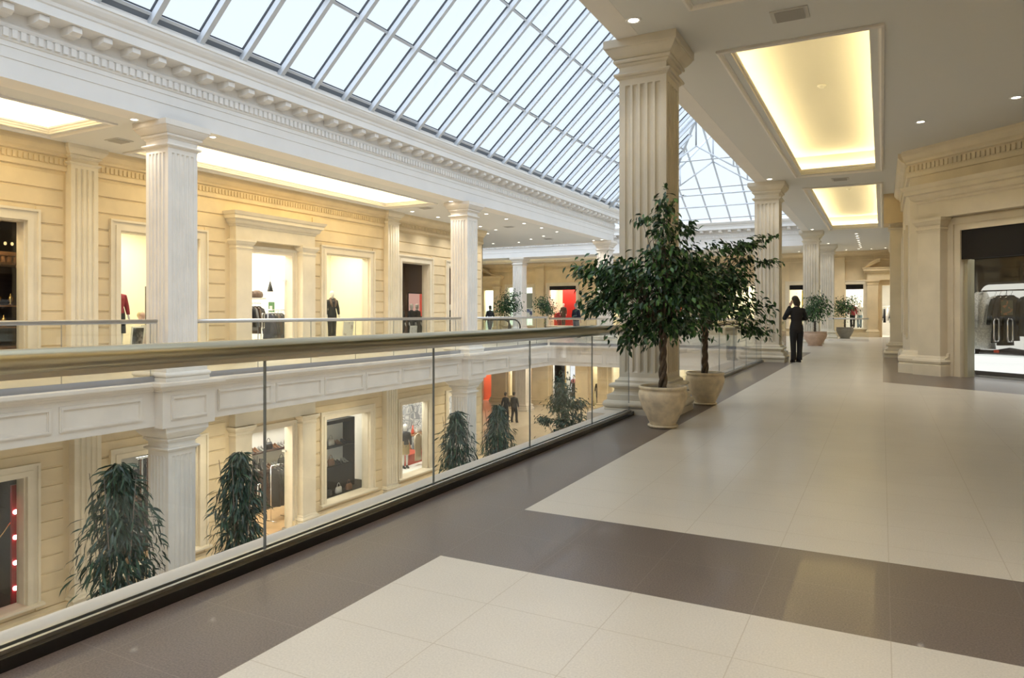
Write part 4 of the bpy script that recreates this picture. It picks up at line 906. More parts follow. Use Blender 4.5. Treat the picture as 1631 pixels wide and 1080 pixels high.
# ---- lower left shops
r = empty('lamp_strip', place(T_LEFT, 8.0, -.42, 0), 0, 'red upright strip with bright round lamps in the dark lower window', 'lamp strip'); b = B(); b.box(-.03, .03, -.06, .06, ZL + .3, -2.2); b.build('strip', mat('red_lacquer', (.35, .01, .02), .3), r)
for i in range(4): b = B(); b.ell((.04, 0, -2.75 - i * .52), (.03, .045, .045)); b.build('bulb', emis('white_bulb', (1, .8, .8), 18), r)
for z in (-2.75, -3.27, -3.8): pass
area('window_red_lamp', place(T_LEFT, 7.7, -.8, -2.3), .3, 6, (1, .1, .1))
r = empty('display_bar', place(T_LEFT, 7.85, -.5, -3.0), 0, 'thin slanting chain of gold beads in the dark lower window', 'chain'); b = B(); b.tube([(0, -.3, -.5), (0, -.1, -.25), (0, .1, 0), (0, .2, .05)], .012, 6); b.build('beads', GOLD, r)
# accessories shop
def shelving(label, T, s0, s1, d0, d1, z0, z1, shelves, m=WOODD, group=None, back=WHITEP):
    r = empty('display_shelving', (0, 0, 0), 0, label, 'shelving', group)
    for s in (s0, s1 - .06): B(T).box(s, s + .06, d0, d1, z0, z1).build('side_panel', m, r)
    for z in shelves: B(T).box(s0 + .06, s1 - .06, d0, d1, z - .05, z).build('shelf', m, r)
    B(T).box(s0, s1, d0, d1, z1, z1 + .12).build('top', m, r)
    if back: B(T).box(s0 + .06, s1 - .06, d0, d0 + .02, min(shelves), z1).build('back_panel', back, r); B(T).box(s0 + .06, s1 - .06, d0 + .02, d1 - .02, z0, min(shelves) - .05).build('base_cabinet', m, r)
    return r
shelving('dark wooden shelving with black bags in the lower window beside the first leafy plant', T_LEFT, 11.0, 12.5, -2.6, -2.1, ZL, -2.45, (-3.7, -3.05))
for i in range(8): bag('%s black bag from the near end on the dark shelves of the accessories shop' % NTH[i], place(T_LEFT, 11.25 + (i % 4) * .33, -2.3, (-3.7, -3.05)[i // 4]), RZL, (LEATH, LBRN)[i % 3 == 2], .26, .2, .12, group='bags of the accessories shop')
r = empty('belt_stand', place(T_LEFT, 11.5, -.9, 0), 0, 'tall stand carrying the hanging belts by the lower white column', 'stand'); b = B(); b.tube([(0, 0, ZL + .02), (0, 0, -2.25)], .016, 8); b.build('post', CHROME, r); b = B(); b.lathe([(.2, 0), (.2, .02), (.03, .03)], (0, 0, ZL), 16); b.build('base', CHROME, r); b = B(); b.tube([(-.02, -.5, -2.25), (-.02, .16, -2.25)], .014, 8); b.build('bar', CHROME, r)
for i in range(10):
    r = empty('belt', place(T_LEFT, 11.04 + i * .045, -.9, -2.27), 0, '%s belt hanging from the bar of the belt stand' % NTH[i], 'belt', 'belts on the belt stand'); L = 1.0 + .12 * math.sin(i * 2.1)
    b = B(); b.box(.02, .03, -.016, .016, -L, 0); b.build('strap', (LEATH, LBRN, SILV, LEATH)[i % 4], r); b = B(); b.tube([(.03, -.025, 0), (.03, .025, 0), (.03, .025, -.06), (.03, -.025, -.06), (.03, -.025, 0)], .006, 6); b.build('buckle', CHROME, r)
tb = empty('display_table', place(T_LEFT, 11.1, -1.5, ZL), 0, 'low black display table with small goods in the accessories window', 'table'); b = B(); b.box(-.4, .4, -.7, .7, .72, .78); b.build('table_top', BLACK, tb)
for x in (-.36, .36):
    for y in (-.66, .66): b = B(); b.box(x - .03, x + .03, y - .03, y + .03, 0, .72); b.build('leg', BLACK, tb)
for i in range(6): shoe_pair('%s small white pair on the low black table of the accessories window' % NTH[i], place(T_LEFT, 10.6 + i * .2, -1.5, ZL + .78), RZL, (F_WHT, SILV)[i % 2], 'pairs on the low black table', False)
# shoe shop
shelving('dark shelving of shoes along the back of the lower shop, seen through its door', T_LEFT, 15.2, 18.4, -2.75, -2.3, ZL, -2.3, (-3.74, -3.13))
for i in range(14): (shoe_pair if i % 3 else bag)('%s item from the near end on the %s shelf of the dark shoe shelving' % (NTH[i % 7], ('upper', 'middle')[i // 7]), place(T_LEFT, 15.85 + (i % 7) * .28, -2.5, (-3.13, -3.74)[i // 7]), RZL, (LEATH, LBRN, SILV)[i % 3], **({'group': 'goods on the dark shoe shelving'}))
for i in range(2): boot('%s tall black boot on the middle shelf behind the lower shop door' % ('near', 'far')[i], place(T_LEFT, 16.0 + .28 * i, -2.4, -3.74), RZL, LEATH, 'tall boots')
rack('chrome stand with dark coat inside the lower shop door', place(T_LEFT, 15.87, -1.2, ZL), PI / 2, .6, 1.7)
for i in range(3): garment('%s dark coat on the stand inside the lower shop door' % NTH[i], place(T_LEFT, 15.73 + i * .14, -1.2, ZL + 1.6), .0, (F_BLK, F_CHAR, F_BLK)[i], .42, 1.15, group='coats inside the lower shop door', hook=.1)
glass_door('glass door leaf with curved steel handle open in the lower shop doorway', T_LEFT, (15.2, -.2), PI * .6, .95, ZL, 2.35)
glass_door('second glass door leaf at the near jamb of the lower shop doorway', T_LEFT, (13.75, -.2), PI * .4, .8, ZL, 2.35)
shelving('dark open shelving with bags filling the third lower window', T_LEFT, 17.2, 18.95, -1.3, -.8, ZL + .47, -2.36, (-3.77, -3.10), BLACK)
B(T_LEFT).box(16.5, 19.6, -1.5, -.3, ZL, ZL + .47).build('wall_window_platform', BLACK, None, kind='structure')
for i in range(8): (bag if i % 4 < 2 else shoe_pair)('%s item from the near end, %s shelf of the window with dark open shelving' % (NTH[i % 4], ('lower', 'upper')[i // 4]), place(T_LEFT, 17.65 + (i % 4) * .33, -1.0, (-3.77, -3.10)[i // 4]), RZL, (SILV, LBRN, LEATH, SILV, LEATH)[i % 5], group='goods in the dark open shelving')
for i in range(3): bag('%s bag on the black platform of the third lower window' % NTH[i], place(T_LEFT, 17.3 + i * .5, -.5, ZL + .47), RZL, (LEATH, SILV, LBRN)[i], .28, .2, .12, group='bags on the black window platform')
# patterned window
B(T_LEFT).box(20.2, 24.3, -2.1, -.3, ZL, ZL + .47).build('wall_window_platform', WHITEP, None, kind='structure')
figure('mannequin', 'white mannequin in black bodice and gold skirt in the window with patterned wallpaper', 'mannequin', place(T_LEFT, 21.85, -.8, ZL + .47), RZL - .4, 1.68, MANN, F_CHAR, None, None, hair=None, skirt=(F_GOLD, .55), topname='bodice', fingers=False)
garment('beige blouse and skirt set on a stand in the wallpapered window', place(T_LEFT, 22.55, -.7, ZL + 1.7), RZL, F_BEI, .42, 1.05, 'blouse', 'hanging_blouse', hook=.1)
r = empty('red_box', place(T_LEFT, 22.7, -1.3, ZL + .47), 0, 'low red block on the floor of the wallpapered window', 'block'); b = B(); b.loft([rect_round(.35, .6, z, 20, .2) for z in (0, .36)]); b.build('body', LRED, r); b = B(); b.loft([rect_round(.36, .61, z, 20, .2) for z in (.36, .4)]); b.build('top', LRED, r)
tb = empty('side_table', place(T_LEFT, 23.7, -1.6, ZL + .47), 0, 'small dark table with vases before the patterned wallpaper', 'table'); b = B(); b.box(-.25, .25, -.5, .5, .95, 1.0); b.build('table_top', WOODC, tb)
for y in (-.4, .4): b = B(); b.box(-.04, .04, y - .04, y + .04, 0, .95); b.build('leg', WOODC, tb)
for i, (s, m, l) in enumerate(((23.45, LRED, 'tall red bottle vase on the small table'), (23.95, SILV, 'silver bowl vase on the small table'), (23.7, F_WHT, 'white flower vase on the small table'))):
    b = B(); b.lathe([(.05, 0), (.07, .05), (.06, .14), (.025, .22), (.03, .34 - .06 * i)], n=14); tag(b.build('vase', m, None, place(T_LEFT, s, -1.6, ZL + 1.47)), l, 'vase')

# ---- shops of the far wall
FARW = mat('mint_shop_paint', (.78, .86, .80), .7); REDP = mat('red_shop_panel', (.72, .03, .02), .6)
def far_room(a, c, m, p, zb=0, zt_=3.4, dep=2.4, fl=None): shop_room(T_FAR, a, c, zb, zt_, dep, m, fl, d0=-.25); lamp_white(T_FAR, (a + c) / 2, -1.2, zt_ - .05, min(c - a - .3, 2), 1.2, p)
far_room(-26, -24.7, FARW, 70); far_room(-24, -21.6, FARW, 110); far_room(-20.8, -18.2, CREAM, 110); far_room(-17, -15, CREAM, 60, dep=3); far_room(-14, -11, mat('orange_shop', (.5, .16, .04), .7), 70); far_room(-8.9, -6.2, CREAM, 90); far_room(-5.2, -2.4, CREAM, 90); far_room(-2.1, -.7, WHITEP, 60); far_room(-.4, 1.6, WHITEP, 110, dep=5)
r = empty('red_backdrop', (0, 0, 0), 0, 'tall red backdrop panel in the far shop window', 'panel'); b = B(T_FAR); b.box(-20.03, -18.3, -1.35, -1.3, .0, 3.3); b.build('panel', REDP, r); b = B(T_FAR); b.box(-20.65, -20.04, -1.3, -1.2, .0, 1.35); b.build('low_panel', REDP, r)
figure('mannequin', 'mannequin in brown and white outfit before the red panel of the far window', 'mannequin', place(T_FAR, -19.7, -.7, .5), PI, 1.55, MANN, F_BRN, F_BRN, None, hair=None, long_coat=True, fingers=False)
figure('mannequin', 'second, lower mannequin left of the brown-dressed one in the red far window', 'mannequin', place(T_FAR, -20.15, -1.0, .2), PI, 1.45, MANN, F_RED, F_RED, None, hair=None, long_coat=True, fingers=False)
for i, (z0, z1, m, l) in enumerate(((1.7, 2.75, mat('grey_blind', (.3, .32, .3), .7), 'grey blind in the window behind the far white column'), (1.0, 1.65, noise_mat('blue_print', (.1, .13, .35), (.75, .76, .8), 4), 'blue and white print in the window behind the far white column'))):
    r = empty('window_panel', (0, 0, 0), 0, l, 'panel'); b = B(T_FAR); b.box(-22.55, -21.8, -.6 - .1 * i, -.55 - .1 * i, z0, z1); b.build('board', m, r); b = B(T_FAR); b.box(-22.58, -21.77, -.62 - .1 * i, -.54 - .1 * i, z1, z1 + .04); b.build('rail', STEEL, r)
for i, (s, m) in enumerate(((-1.5, F_RED), (-1.15, F_WHT))): figure('mannequin', ('mannequin in dark red', 'mannequin in white and pale blue')[i] + ' in the far window behind the small round fig', 'mannequin', place(T_FAR, s, -.7 - .3 * i, .5), PI, 1.5, MANN, m, (F_BLK, F_BLUE)[i], None, hair=None, fingers=False)
rack('clothes rack in the white shop through the far right doorway', place(T_FAR, .45, -2.2, 0), 0, 1.1, 1.75)
for i in range(7): garment('%s garment from the left on the rack in the far right doorway' % NTH[i], place(T_FAR, -.02 + i * .16, -2.2, 1.66), 1.5, (F_CHAR, F_BLK, F_WHT, F_BLK, F_CHAR, F_BEI, F_BLK)[i], .4, .75 + .12 * (i % 2), group='clothes in the far right doorway', hook=.08)
r = empty('wooden_counter', place(T_FAR, .75, -1.2, 0), 0, 'small wooden counter inside the far right doorway', 'counter'); b = B(); b.box(-.3, .3, -.25, .25, .05, .8); b.build('body', WOODF, r); b = B(); b.box(-.33, .33, -.28, .28, .8, .84); b.build('top', WHITEP, r)
r = empty('yellow_banner', place(T_FAR, -3.9, -1.0, 0), 0, 'yellow abstract panel in the far window behind the person in black', 'panel'); b = B(); b.box(-.35, .35, -.02, .02, 1.3, 2.7); b.build('board', noise_mat('yellow_print', (.75, .55, .02), (.35, .3, .05), 3), r); b = B(); b.box(-.36, .36, -.03, .03, 2.7, 2.74); b.build('rail', STEEL, r)
for i in range(5): r = empty('orange_lamp', place(T_FAR, -13.2 + i * .42, -.9, 1.7 + .25 * (i % 3)), 0, '%s glowing orange lamp from the left, seen through the fig leaves' % NTH[i], 'lamp', 'orange lamps seen through the fig leaves'); b = B(); b.ell((0, 0, 0), (.14, .14, .2)); b.build('lamp_shade', emis('orange_glow', (1, .22, .03), 2.2), r); b = B(); b.tube([(0, 0, .2), (0, 0, 3.35 - r.location.z)], .008, 6); b.build('cord', BLACK, r)
# lower far shops
ORG = mat('orange_wall', (.75, .26, .08), .7)
def far_low(a, c, m, p): far_room(a, c, m, p, ZL, -1.3, 2.6)
far_low(-26, -24.95, ORG, 80); far_low(-23.9, -21.6, CREAM, 110); far_low(-20.6, -18.2, WHITEP, 90); far_low(-17.6, -16.7, CREAM, 50); far_low(-16.2, -13.2, CREAM, 70); far_low(-11.7, -8.8, CREAM, 60)
shelving('wooden shelf unit with dark goods in the lower far window left', T_FAR, -22.95, -22.1, -.9, -.5, ZL + .5, -1.7, (-3.9, -3.2), WOODF)
for i in range(4): bag('%s item on the shelf unit of the lower far window' % NTH[i], place(T_FAR, -22.72 + (i % 2) * .36, -.7, (-3.9, -3.2)[i // 2]), PI, (LEATH, F_WHT)[i // 2], .3, .35, .15, group='goods on the lower far shelf unit', handle=0)
r = empty('dark_doorway_screen', (0, 0, 0), 0, 'tall dark screen at the left of the lower far shop opening', 'screen'); b = B(T_FAR); b.box(-20.3, -19.5, -.6, -.5, ZL, -1.65); b.build('panel', BLACK, r); b = B(T_FAR); b.box(-19.5, -19.45, -.62, -.48, ZL, -1.65); b.build('frame', GOLD, r)

# ---- right-hand shop behind the diagonal front
b = B(T_DIAG)
b.add([(.15, -.35, 0), (.15, -4, 0), (6.2, -4, 0), (6.2, -.35, 0), (.15, -.35, 3.3), (.15, -4, 3.3), (6.2, -4, 3.3), (6.2, -.35, 3.3)], [(0, 1, 5, 4), (1, 2, 6, 5), (2, 3, 7, 6), (4, 5, 6, 7)], 0)
b.add([(.15, -.35, .004), (.15, -4, .004), (6.2, -4, .004), (6.2, -.35, .004)], [(0, 1, 2, 3)], 1)
struct(b, 'wall_shop_interior', [DARKP, mat('grey_gloss_floor', (.4, .38, .36), .12)])
B(T_DIAG).box(1.2, 5.2, -.14, -.02, 2.42, 3.02).build('trim_40', BLACK, None, kind='structure')
r = empty('window_30', kind='structure'); B(T_DIAG).box(1.2, 1.27, -.30, -.1, 0, 2.42).build('jamb_panel', mat('jamb_beige', (.45, .42, .30), .4), r, kind='structure')
B(T_DIAG).box(1.28, 5.2, -.21, -.195, .0, 2.42).build('pane', SGLASS, r, kind='structure')
for hs, l in ((1.80, 'steel pull handle pair on the left glass door leaf of the right-hand shop'), (2.07, 'steel pull handle pair on the right glass door leaf of the right-hand shop')):
    r = empty('door_handle', (0, 0, 0), 0, l, 'door handle', 'handles of the right-hand shop')
    for sd in (-1, 1): b = B(T_DIAG); b.tube([(hs, -.2, .76), (hs, -.2 + sd * .05, .76), (hs, -.2 + sd * .07, .80), (hs, -.2 + sd * .07, 1.16), (hs, -.2 + sd * .05, 1.2), (hs, -.2, 1.2)], .014, 8); b.build('pull', CHROME, r)
T_SHOP = T_DIAG @ Matrix.Translation((-.83, 0, 0))
GLOWP = emis('backlit_panel', (1, .98, .9), .75); GLOWF = emis('lit_plinth', (1, 1, .97), 1.1)
r = empty('backlit_wall_panel', (0, 0, 0), 0, 'backlit white wall panel with rounded corner behind the hanging coats', 'panel')
b = B(T_SHOP); pts = [(1.19 + .22 - .22 * math.cos(t), 1.73 + .22 * math.sin(t)) for t in [PI / 2 * i / 8 for i in range(9)]] + [(5, 1.95), (5, .5), (1.19, .5)]
b.loft([[(x, d, z) for x, z in pts] for d in (-1.75, -1.7)]); b.build('panel', GLOWP, r); b = B(T_SHOP); b.box(1.15, 5, -1.85, -1.76, 0, 2.0); b.build('backing', DARKP, r)
r = empty('lit_plinth', (0, 0, 0), 0, 'glowing white plinth under the coats in the right-hand shop', 'plinth'); b = B(T_SHOP); b.box(1.45, 5, -1.6, -.75, .1, .42); b.build('body', GLOWF, r); b = B(T_SHOP); b.box(1.43, 5, -1.62, -.73, .42, .45); b.build('top', SGLASS, r); b = B(T_SHOP); b.box(1.7, 5, -1.5, -.85, 0, .1); b.build('base', DARKP, r)
r = empty('clothes_rail', (0, 0, 0), 0, 'long chrome clothes rail holding the fur coats of the right-hand shop', 'clothes rail'); b = B(T_SHOP); b.tube([(1.45, -1.1, 1.79), (5, -1.1, 1.79)], .016, 8); b.build('bar', CHROME, r)
for s in (1.5, 3.4, 5): b = B(T_SHOP); b.tube([(s, -1.1, 1.79), (s, -1.1, .45)], .012, 8); b.build('post', CHROME, r)
RZD = math.atan2(DD[1], DD[0])
garment('long white fur coat with wide collar on the rail of the right-hand shop', place(T_SHOP, 1.72, -1.0, 1.70), RZD + .35, FUR_W, .52, 1.15, 'fur coat', 'hanging_fur_coat', collar=FUR_W, hook=.1, th=1)
garment('pale grey fur jacket next to the long white fur coat', place(T_SHOP, 1.93, -1.14, 1.68), RZD + 1.35, FUR_W, .48, .9, 'fur coat', 'hanging_fur_coat', hook=.1)
for i, (s, m, L, l) in enumerate(((2.06, F_BLK, 1.0, 'narrow black coat right of the white fur coats'), (2.18, FUR_B, 1.05, 'dark fur coat between the two black coats'), (2.30, F_BLK, .95, 'black coat carrying a printed tag panel'), (2.68, F_CHAR, .85, 'charcoal jacket spread wide at the frame edge'), (3.2, F_GREY, .9, 'grey jacket farther along the rail'), (3.7, F_BLK, .9, 'last black jacket along the rail'))):
    garment(l, place(T_SHOP, s, -1.1, 1.69), RZD + (1.45 if i < 3 else .15), m, .44, L, hook=.1)
r = empty('price_board', place(T_SHOP, 2.40, -.82, 1.28), RZD, 'small printed board hanging before the black coat', 'board'); b = B(); b.box(-.12, .12, -.005, .005, 0, .3); b.build('board', noise_mat('board_print', (.12, .13, .1), (.45, .2, .12), 14, .6), r); b = B(); b.tube([(0, 0, .3), (0, 0, .5)], .004, 5); b.build('cord', BLACK, r)
r = empty('dark_fur_stole', place(T_SHOP, 2.15, -1.05, .45), RZD, 'dark fur stole lying on the glowing plinth', 'stole'); b = B(); b.loft([[(x, w * math.cos(2 * PI * j / 12), t + t * math.sin(2 * PI * j / 12)) for j in range(12)] for x, w, t in ((-.5, .02, .02), (-.4, .1, .03), (-.1, .16, .05), (.15, .18, .075), (.4, .14, .06), (.52, .03, .03))], True, 0, True); b.build('body', FUR_B, r); b = B(); b.box(-.05, .05, -.19, -.17, .04, .1); b.build('tag', LRED, r)
area('shop_spot', place(T_SHOP, 3, -.7, 3.2), 1.2, 20, (1, .95, .85), .4)
def on_floor(u, w, z): s = (u - 815) / 1120; return ((-.4654 + .8851 * s) * w, (.8851 + .4654 * s) * w, z)
# ---------------------------------------------------------------- plants
def leaf_mat(name, c1, c2, c3, sc=9, rough=.32):
    m = D.materials.new(name); m.use_nodes = True; n = m.node_tree; g = n.nodes.new('ShaderNodeNewGeometry')
    r = n.nodes.new('ShaderNodeValToRGB'); e = r.color_ramp.elements; e[0].color = (*c1, 1); e[1].color = (*c3, 1); e[1].position = .95; q = e.new(.55); q.color = (*c2, 1)
    n.links.new(g.outputs['Random Per Island'], r.inputs[0]); b = n.nodes['Principled BSDF']; n.links.new(r.outputs[0], b.inputs['Base Color'])
    b.inputs['Roughness'].default_value = rough; b.inputs['Specular IOR Level'].default_value = .45; return m
LEAF = leaf_mat('fig_leaf', (.010, .036, .014), (.024, .078, .026), (.08, .20, .05))
LEAFL = leaf_mat('long_leaf', (.006, .022, .014), (.012, .04, .024), (.03, .075, .04))
BARK = mat('fig_bark', (.13, .10, .075), .8, var=.3, scale=25, bump=.5, bscale=70)
SOIL = mat('potting_soil', (.025, .018, .012), .95, bump=.8, bscale=60)
TERRA = mat('pale_terracotta', (.78, .68, .52), .75, var=.2, scale=9, bump=.35, bscale=18)
TERRA2 = mat('pink_terracotta', (.55, .40, .30), .75, var=.12, scale=7, bump=.25, bscale=18)
def leaves(items, aspect, rg, droop=.25):
    b = B()
    for p, d, L in items:
        d = d.normalized(); up = Vector((0, 0, 1)); sd = d.cross(up)
        if sd.length < .05: sd = Vector((rg.uniform(-1, 1), rg.uniform(-1, 1), 0))
        sd.normalize(); sd = (Matrix.Rotation(rg.uniform(-.9, .9), 3, d) @ sd); nr = sd.cross(d)
        w = L * aspect / 2; q = p + d * L * .4 - nr * L * .05; m2 = p + d * L * .75 - nr * L * (.02 + droop * .3); t = p + d * L - nr * L * droop
        b.add([p, q + sd * w + nr * w * .35, m2 + sd * w * .62 + nr * w * .25, t, m2 - sd * w * .62 + nr * w * .25, q - sd * w + nr * w * .35, q, m2],
              [(0, 1, 6), (1, 2, 7, 6), (2, 3, 7), (3, 4, 7), (4, 5, 6, 7), (5, 0, 6)], 0, True)
    return b
def pot(root, R, H, m=TERRA, saucer=True, soil=None):
    b = B(); z = .03 if saucer else 0
    prof = [(.02, z), (.53, z), (.545, z + .02), (.60, H * .16), (.74, H * .33), (.89, H * .52), (.985, H * .70), (1.01, H * .79), (.985, H * .87), (.93, H * .915), (.97, H * .925), (1.0, H * .95), (1.0, H * .985), (.96, H), (.88, H), (.86, H * .9), (.85, H * .85), (.02, H * .85)]
    b.lathe([(r * R, zz) for r, zz in prof], n=40); b.build('pot', m, root)
    b = B(); b.lathe([(.01, H * .86), (R * .6, H * .885), (R * .87, H * .88)], n=24, cap=False); b.build('soil', SOIL, root)
    if saucer: b = B(); b.lathe([(.05, .0), (R * .56, 0), (R * .62, .012), (R * .63, .03), (R * .6, .034), (R * .56, .03), (.05, .03)], n=32); b.build('saucer', m, root)
def braid(root, z0, z1, m=BARK, r=.022, A=.028, turns=1.6, n=3):
    b = B()
    for k in range(n):
        pts = []
        for i in range(25):
            f = i / 24; a = 2 * PI * (k / n + turns * f); pts.append((A * math.cos(a) * (1 + .15 * math.sin(9 * f)), A * math.sin(a), z0 + (z1 - z0) * f))
        b.tube(pts, [r * (1.1 - .3 * i / 24) for i in range(25)], 8)
    return b
def fig_tree(label, loc, rz, blobs, R, H, z1, seed, leaf=.085, potm=TERRA, group='potted fig trees', lean=0, branch=True, aspect=.46, m=LEAF, pots=True, name='potted_fig_tree', droopy=.55):
    rg = random.Random(seed); root = empty(name, loc, rz, label, 'potted tree', group)
    if pots: pot(root, R, H, potm)
    b = braid(root, H * .86 if pots else 0, z1); top = Vector((0, 0, z1 - .05)); items = []
    for cx, cz, rx, rz_, n in blobs:
        cy = rg.uniform(-.12, .12); ry = min(max(rx, .12), .42) * .95
        c = Vector((cx, cy, cz))
        k = max(2, int(n / 26)); tw = []
        for i in range(k):
            while True:
                v = Vector((rg.uniform(-1, 1), rg.uniform(-1, 1), rg.uniform(-1, 1)))
                if v.length < 1: break
            v = v.normalized() * (rg.random() ** .4)
            e = c + Vector((v.x * rx, v.y * ry, v.z * rz_)); tw.append(e)
            if branch:
                mid = top + (e - top) * .5 + Vector((0, 0, .12 * (1 if e.z > z1 else -.3) + .12)); b.tube([top, top + (mid - top) * .5, mid, e], [.011, .008, .005, .002], 5)
        for i in range(int(n * 1.45)):
            e = rg.choice(tw); sp = .12 if branch else .2
            p = e + Vector((rg.gauss(0, sp * min(1, rx / .25)), rg.gauss(0, sp * min(1, ry / .25)), rg.gauss(0, sp * .8 * min(1, rz_ / .2))))
            o = p - Vector((0, 0, cz - .1)); o.z = 0
            d = (o.normalized() if o.length > .02 else Vector((1, 0, 0))) * .6 + Vector((rg.gauss(0, .5), rg.gauss(0, .5), -droopy + rg.gauss(0, .35)))
            items.append((p, d, leaf * rg.uniform(.7, 1.15)))
    b.build('trunk', BARK, root)
    leaves(items, aspect, rg).build('foliage', m, root)
    return root
CY = math.atan(589 / 1120)
fig_tree('nearest potted fig tree, wide crown, before the large cream column', (-2.23, 7.97, 0), CY,
    [(.0, 2.45, .1, .2, 90), (.0, 2.2, .16, .18, 130), (-.26, 2.37, .1, .06, 26), (.1, 2.0, .26, .14, 220), (.2, 2.3, .12, .06, 30), (-.66, 1.83, .26, .13, 190), (-.9, 1.82, .08, .06, 24), (-.42, 1.78, .3, .15, 230), (-.47, 1.5, .32, .22, 400), (-.8, 1.36, .16, .09, 80), (.0, 1.75, .42, .2, 420), (.12, 1.5, .42, .25, 560), (-.25, 1.15, .26, .17, 260), (.15, 1.2, .3, .13, 230), (-.42, 1.0, .1, .12, 45), (.35, 1.75, .2, .2, 160)], .275, .475, 1.15, 3, .09)
fig_tree('second potted fig tree with branches reaching toward the far columns', (-2.25, 10.24, 0), CY,
    [(.1, 1.74, .38, .34, 520), (-.12, 1.9, .38, .22, 280), (.55, 1.42, .26, .28, 260), (.45, 2.32, .22, .09, 90), (.8, 2.4, .16, .04, 22), (.25, 2.28, .22, .1, 90), (.62, 2.08, .14, .06, 40), (.88, 2.06, .2, .05, 50), (.45, 1.85, .2, .2, 120), (.02, .98, .09, .1, 26), (.6, 1.05, .22, .1, 90), (-.3, 1.15, .18, .17, 120), (.9, 1.22, .07, .06, 8), (.05, 1.35, .4, .15, 260)], .27, .465, 1.15, 5, .092)
fig_tree('small fig in a pinkish pot far down the right gallery', (-2.42, 31.2, 0), CY, [(.0, 1.6, .36, .3, 420), (-.1, 1.28, .42, .17, 240), (.3, 1.45, .28, .18, 150), (.0, 1.92, .24, .1, 70)], .46, .58, 1.0, 8, .12, TERRA2, branch=False)
fig_tree('round potted fig behind the short end railing', (-1.72, 40.9, 0), CY, [(0, 1.75, .5, .3, 520), (.25, 2.05, .25, .15, 80), (-.2, 1.55, .4, .2, 220)], .42, .6, 1.1, 9, .12, mat('grey_pot', (.3, .28, .25), .7), branch=False)
fig_tree('larger round fig tree in the far hall, in front of the white far column', on_floor(810, 38, 0), CY, [(0, 1.85, .55, .45, 700), (-.2, 1.6, .5, .25, 250), (.2, 2.3, .4, .15, 160)], .35, .5, 1.2, 10, .12, branch=False)
fig_tree('smaller round fig tree in the far hall, left of the red shop window', on_floor(868, 38.3, 0), CY, [(0, 1.75, .45, .4, 520), (.1, 1.45, .4, .2, 200), (-.3, 2.05, .25, .12, 60)], .35, .5, 1.1, 11, .12, branch=False)
def long_plant(label, loc, z_lo, z_hi, rad, n, seed, leaf=.27):
    rg = random.Random(seed); root = empty('potted_ficus', loc, 0, label, 'potted tree', 'long-leaved plants on the lower floor'); pot(root, .34, .55, TERRA)
    b = B(); stems = []
    for k in range(5):
        a = k * 1.3; x, y = .09 * math.cos(a), .09 * math.sin(a); tx, ty = rad * .5 * math.cos(a), rad * .5 * math.sin(a)
        pts = [(x, y, .45), (x * 1.4, y * 1.4, z_lo * .7 + .2), (x + tx * .6, y + ty * .6, (z_lo + z_hi) / 2), (x + tx, y + ty, z_hi - .15)]; stems.append(pts); b.tube(pts, [.022, .02, .014, .005], 6)
    b.build('stem', BARK, root); items = []
    for i in range(n):
        f = rg.random() ** .8; z = z_lo + (z_hi - z_lo) * f; prof = (.1 + .88 * math.sin(PI * (.03 + .5 * min(1, (1 - f) * 1.5)))) if f > .33 else .95 - .5 * (.33 - f)
        cl = rg.randrange(26); a = cl * 2.399 + rg.gauss(0, .28); r = rad * prof * (.78 + .3 * math.sin(cl * 4.7)) * rg.uniform(.2, .95); z += .25 * math.sin(cl * 3.1) * (1 - f); o = Vector((math.cos(a), math.sin(a), 0))
        items.append((Vector((0, 0, z)) + o * r, o * .45 + Vector((rg.gauss(0, .25), rg.gauss(0, .25), .0 - rg.random() * 1.2)), leaf * rg.uniform(.6, 1.1)))
    leaves(items, .17, rg, .35).build('foliage', LEAFL, root); return root
long_plant('tall drooping leafy plant on the lower floor, nearest of all', (-10.9, 7.1, ZL), 1.3, 3.95, .68, 2000, 21)
long_plant('drooping leafy plant on the lower floor just past the nearest lower column', (-10.9, 9.5, ZL), 1.4, 3.72, .55, 1700, 22)
long_plant('drooping leafy plant on the lower floor before the second lower column', (-10.9, 17.3, ZL), 1.2, 3.55, .66, 1700, 23)
long_plant('drooping leafy plant on the lower floor just past the second lower column', (-10.7, 19.4, ZL), 1.2, 3.5, .66, 1700, 24)
fig_tree('broad layered fig tree on the lower floor in the middle of the hall', (-9.2, 21.0, ZL), CY, [(.0, 4.1, .2, .25, 150), (.0, 3.75, .4, .18, 260), (-.15, 3.35, .6, .16, 330), (.45, 3.45, .4, .12, 200), (.1, 2.95, .55, .18, 360), (-.6, 2.95, .35, .12, 170), (.55, 2.75, .4, .15, 220), (.1, 2.4, .7, .25, 420), (-.1, 1.9, .6, .3, 300)], .4, .6, 1.6, 31, .13, group=None, name='potted_fig_tree', m=LEAFL, aspect=.35)

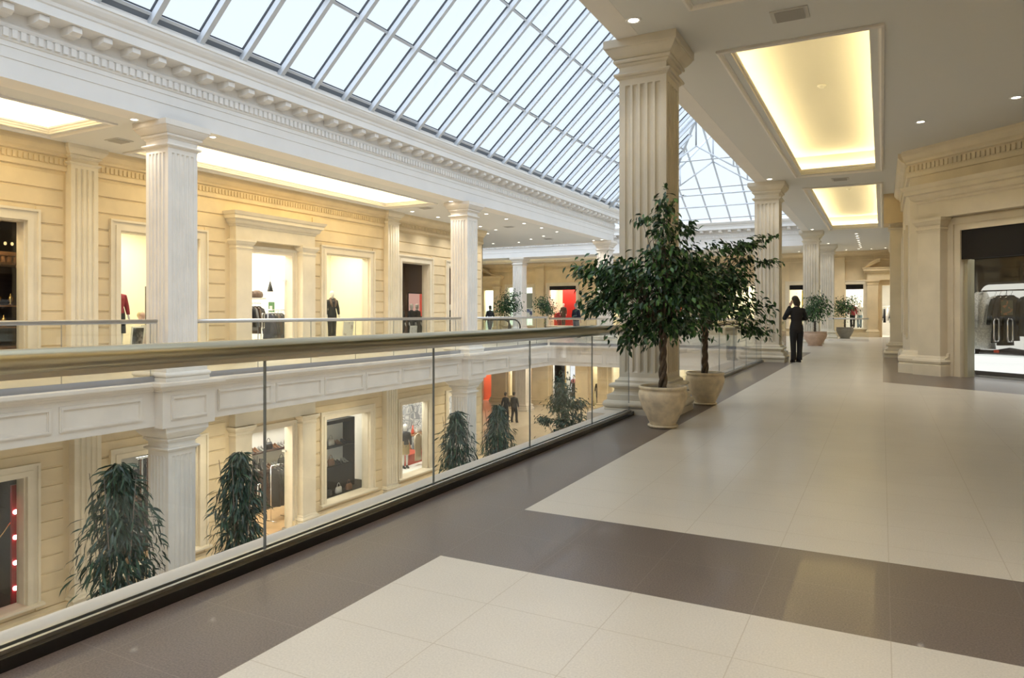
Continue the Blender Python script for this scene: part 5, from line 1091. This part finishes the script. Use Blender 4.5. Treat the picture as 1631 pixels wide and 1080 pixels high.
# ---------------------------------------------------------------- people
F_SUIT = fab('black_suit', (.008, .008, .01)); F_SLATE = fab('slate_trousers', (.10, .12, .15))
figure('person', 'person in a black trouser suit, back turned, hand raised to the face', 'person', on_floor(1268, 18.9, 0), .55, 1.79, SKIN, F_SUIT, F_SUIT, HAIRD,
    armL=[(-.29, .07, 1.17), (-.10, .15, 1.5)], armR=[(.26, .03, 1.15), (-.06, .19, 1.17)], hair='bob', head_tilt=(-.03, .03), vox=.009)
figure('person', 'grey-haired person in dark coat standing at the red far shop', 'person', on_floor(917, 38.5, 0), -.35, 1.88, SKIN, fab('navy_coat', (.01, .013, .03)), F_SLATE, HAIRG, stride=.08)
figure('person', 'dark-haired person in black jacket walking in the far hall behind the railing', 'person', on_floor(780, 43.5, 0), .9, 1.82, SKIN, F_BLK, F_SLATE, HAIRD, stride=.2)
figure('person', 'person in dark jacket walking on the lower floor, left of the couple, carrying a bag', 'person', on_floor(805, 41.6, ZL), -.2, 1.72, SKIN, F_BLK, F_BLK, HAIRD, stride=.1, armL=[(-.26, -.02, 1.15), (-.32, .02, .9)])
figure('person', 'taller person of the couple on the lower floor, right side, in dark coat', 'person', on_floor(818.5, 41.0, ZL), -.1, 1.82, SKIN, F_CHAR, F_BLK, HAIRD, stride=.14)
r = bag('dark shoulder bag in the hand of the walking couple', on_floor(798, 41.6, ZL + .42), .2, LEATH, .5, .4, .2, handle=.12)
# display figures of the lower far openings
f1 = figure('mannequin', 'mannequin with grey hair and pink scarf in the lit lower far opening', 'mannequin', place(T_FAR, -18.95, -.75, ZL + .46), PI, 1.62, MANN, F_CHAR, F_BLK, HAIRG, fingers=False, fur=fab('pink_scarf', (.6, .2, .22)))
B(T_FAR).box(-19.4, -18.5, -1.2, -.35, ZL, ZL + .46).build('wall_window_platform', WHITEP, None, kind='structure')
r = empty('backlit_screen', place(T_FAR, -19.0, -1.6, 0), 0, 'bright white screen behind the scarfed mannequin', 'screen'); b = B(); b.box(-.55, .55, -.03, .03, ZL + .8, -2.1); b.build('panel', emis('white_screen', (.95, .97, 1), 1.2), r); b = B(); b.box(-.6, .6, .03, .06, ZL, -2.0); b.build('frame', BLACK, r)
figure('mannequin', 'dark-dressed mannequin in the narrow lower far opening beside the fluted yellow pilaster', 'mannequin', place(T_FAR, -17.1, -.7, ZL + .2), PI, 1.7, MANN, F_CHAR, F_CHAR, None, hair=None, long_coat=True, fingers=False)
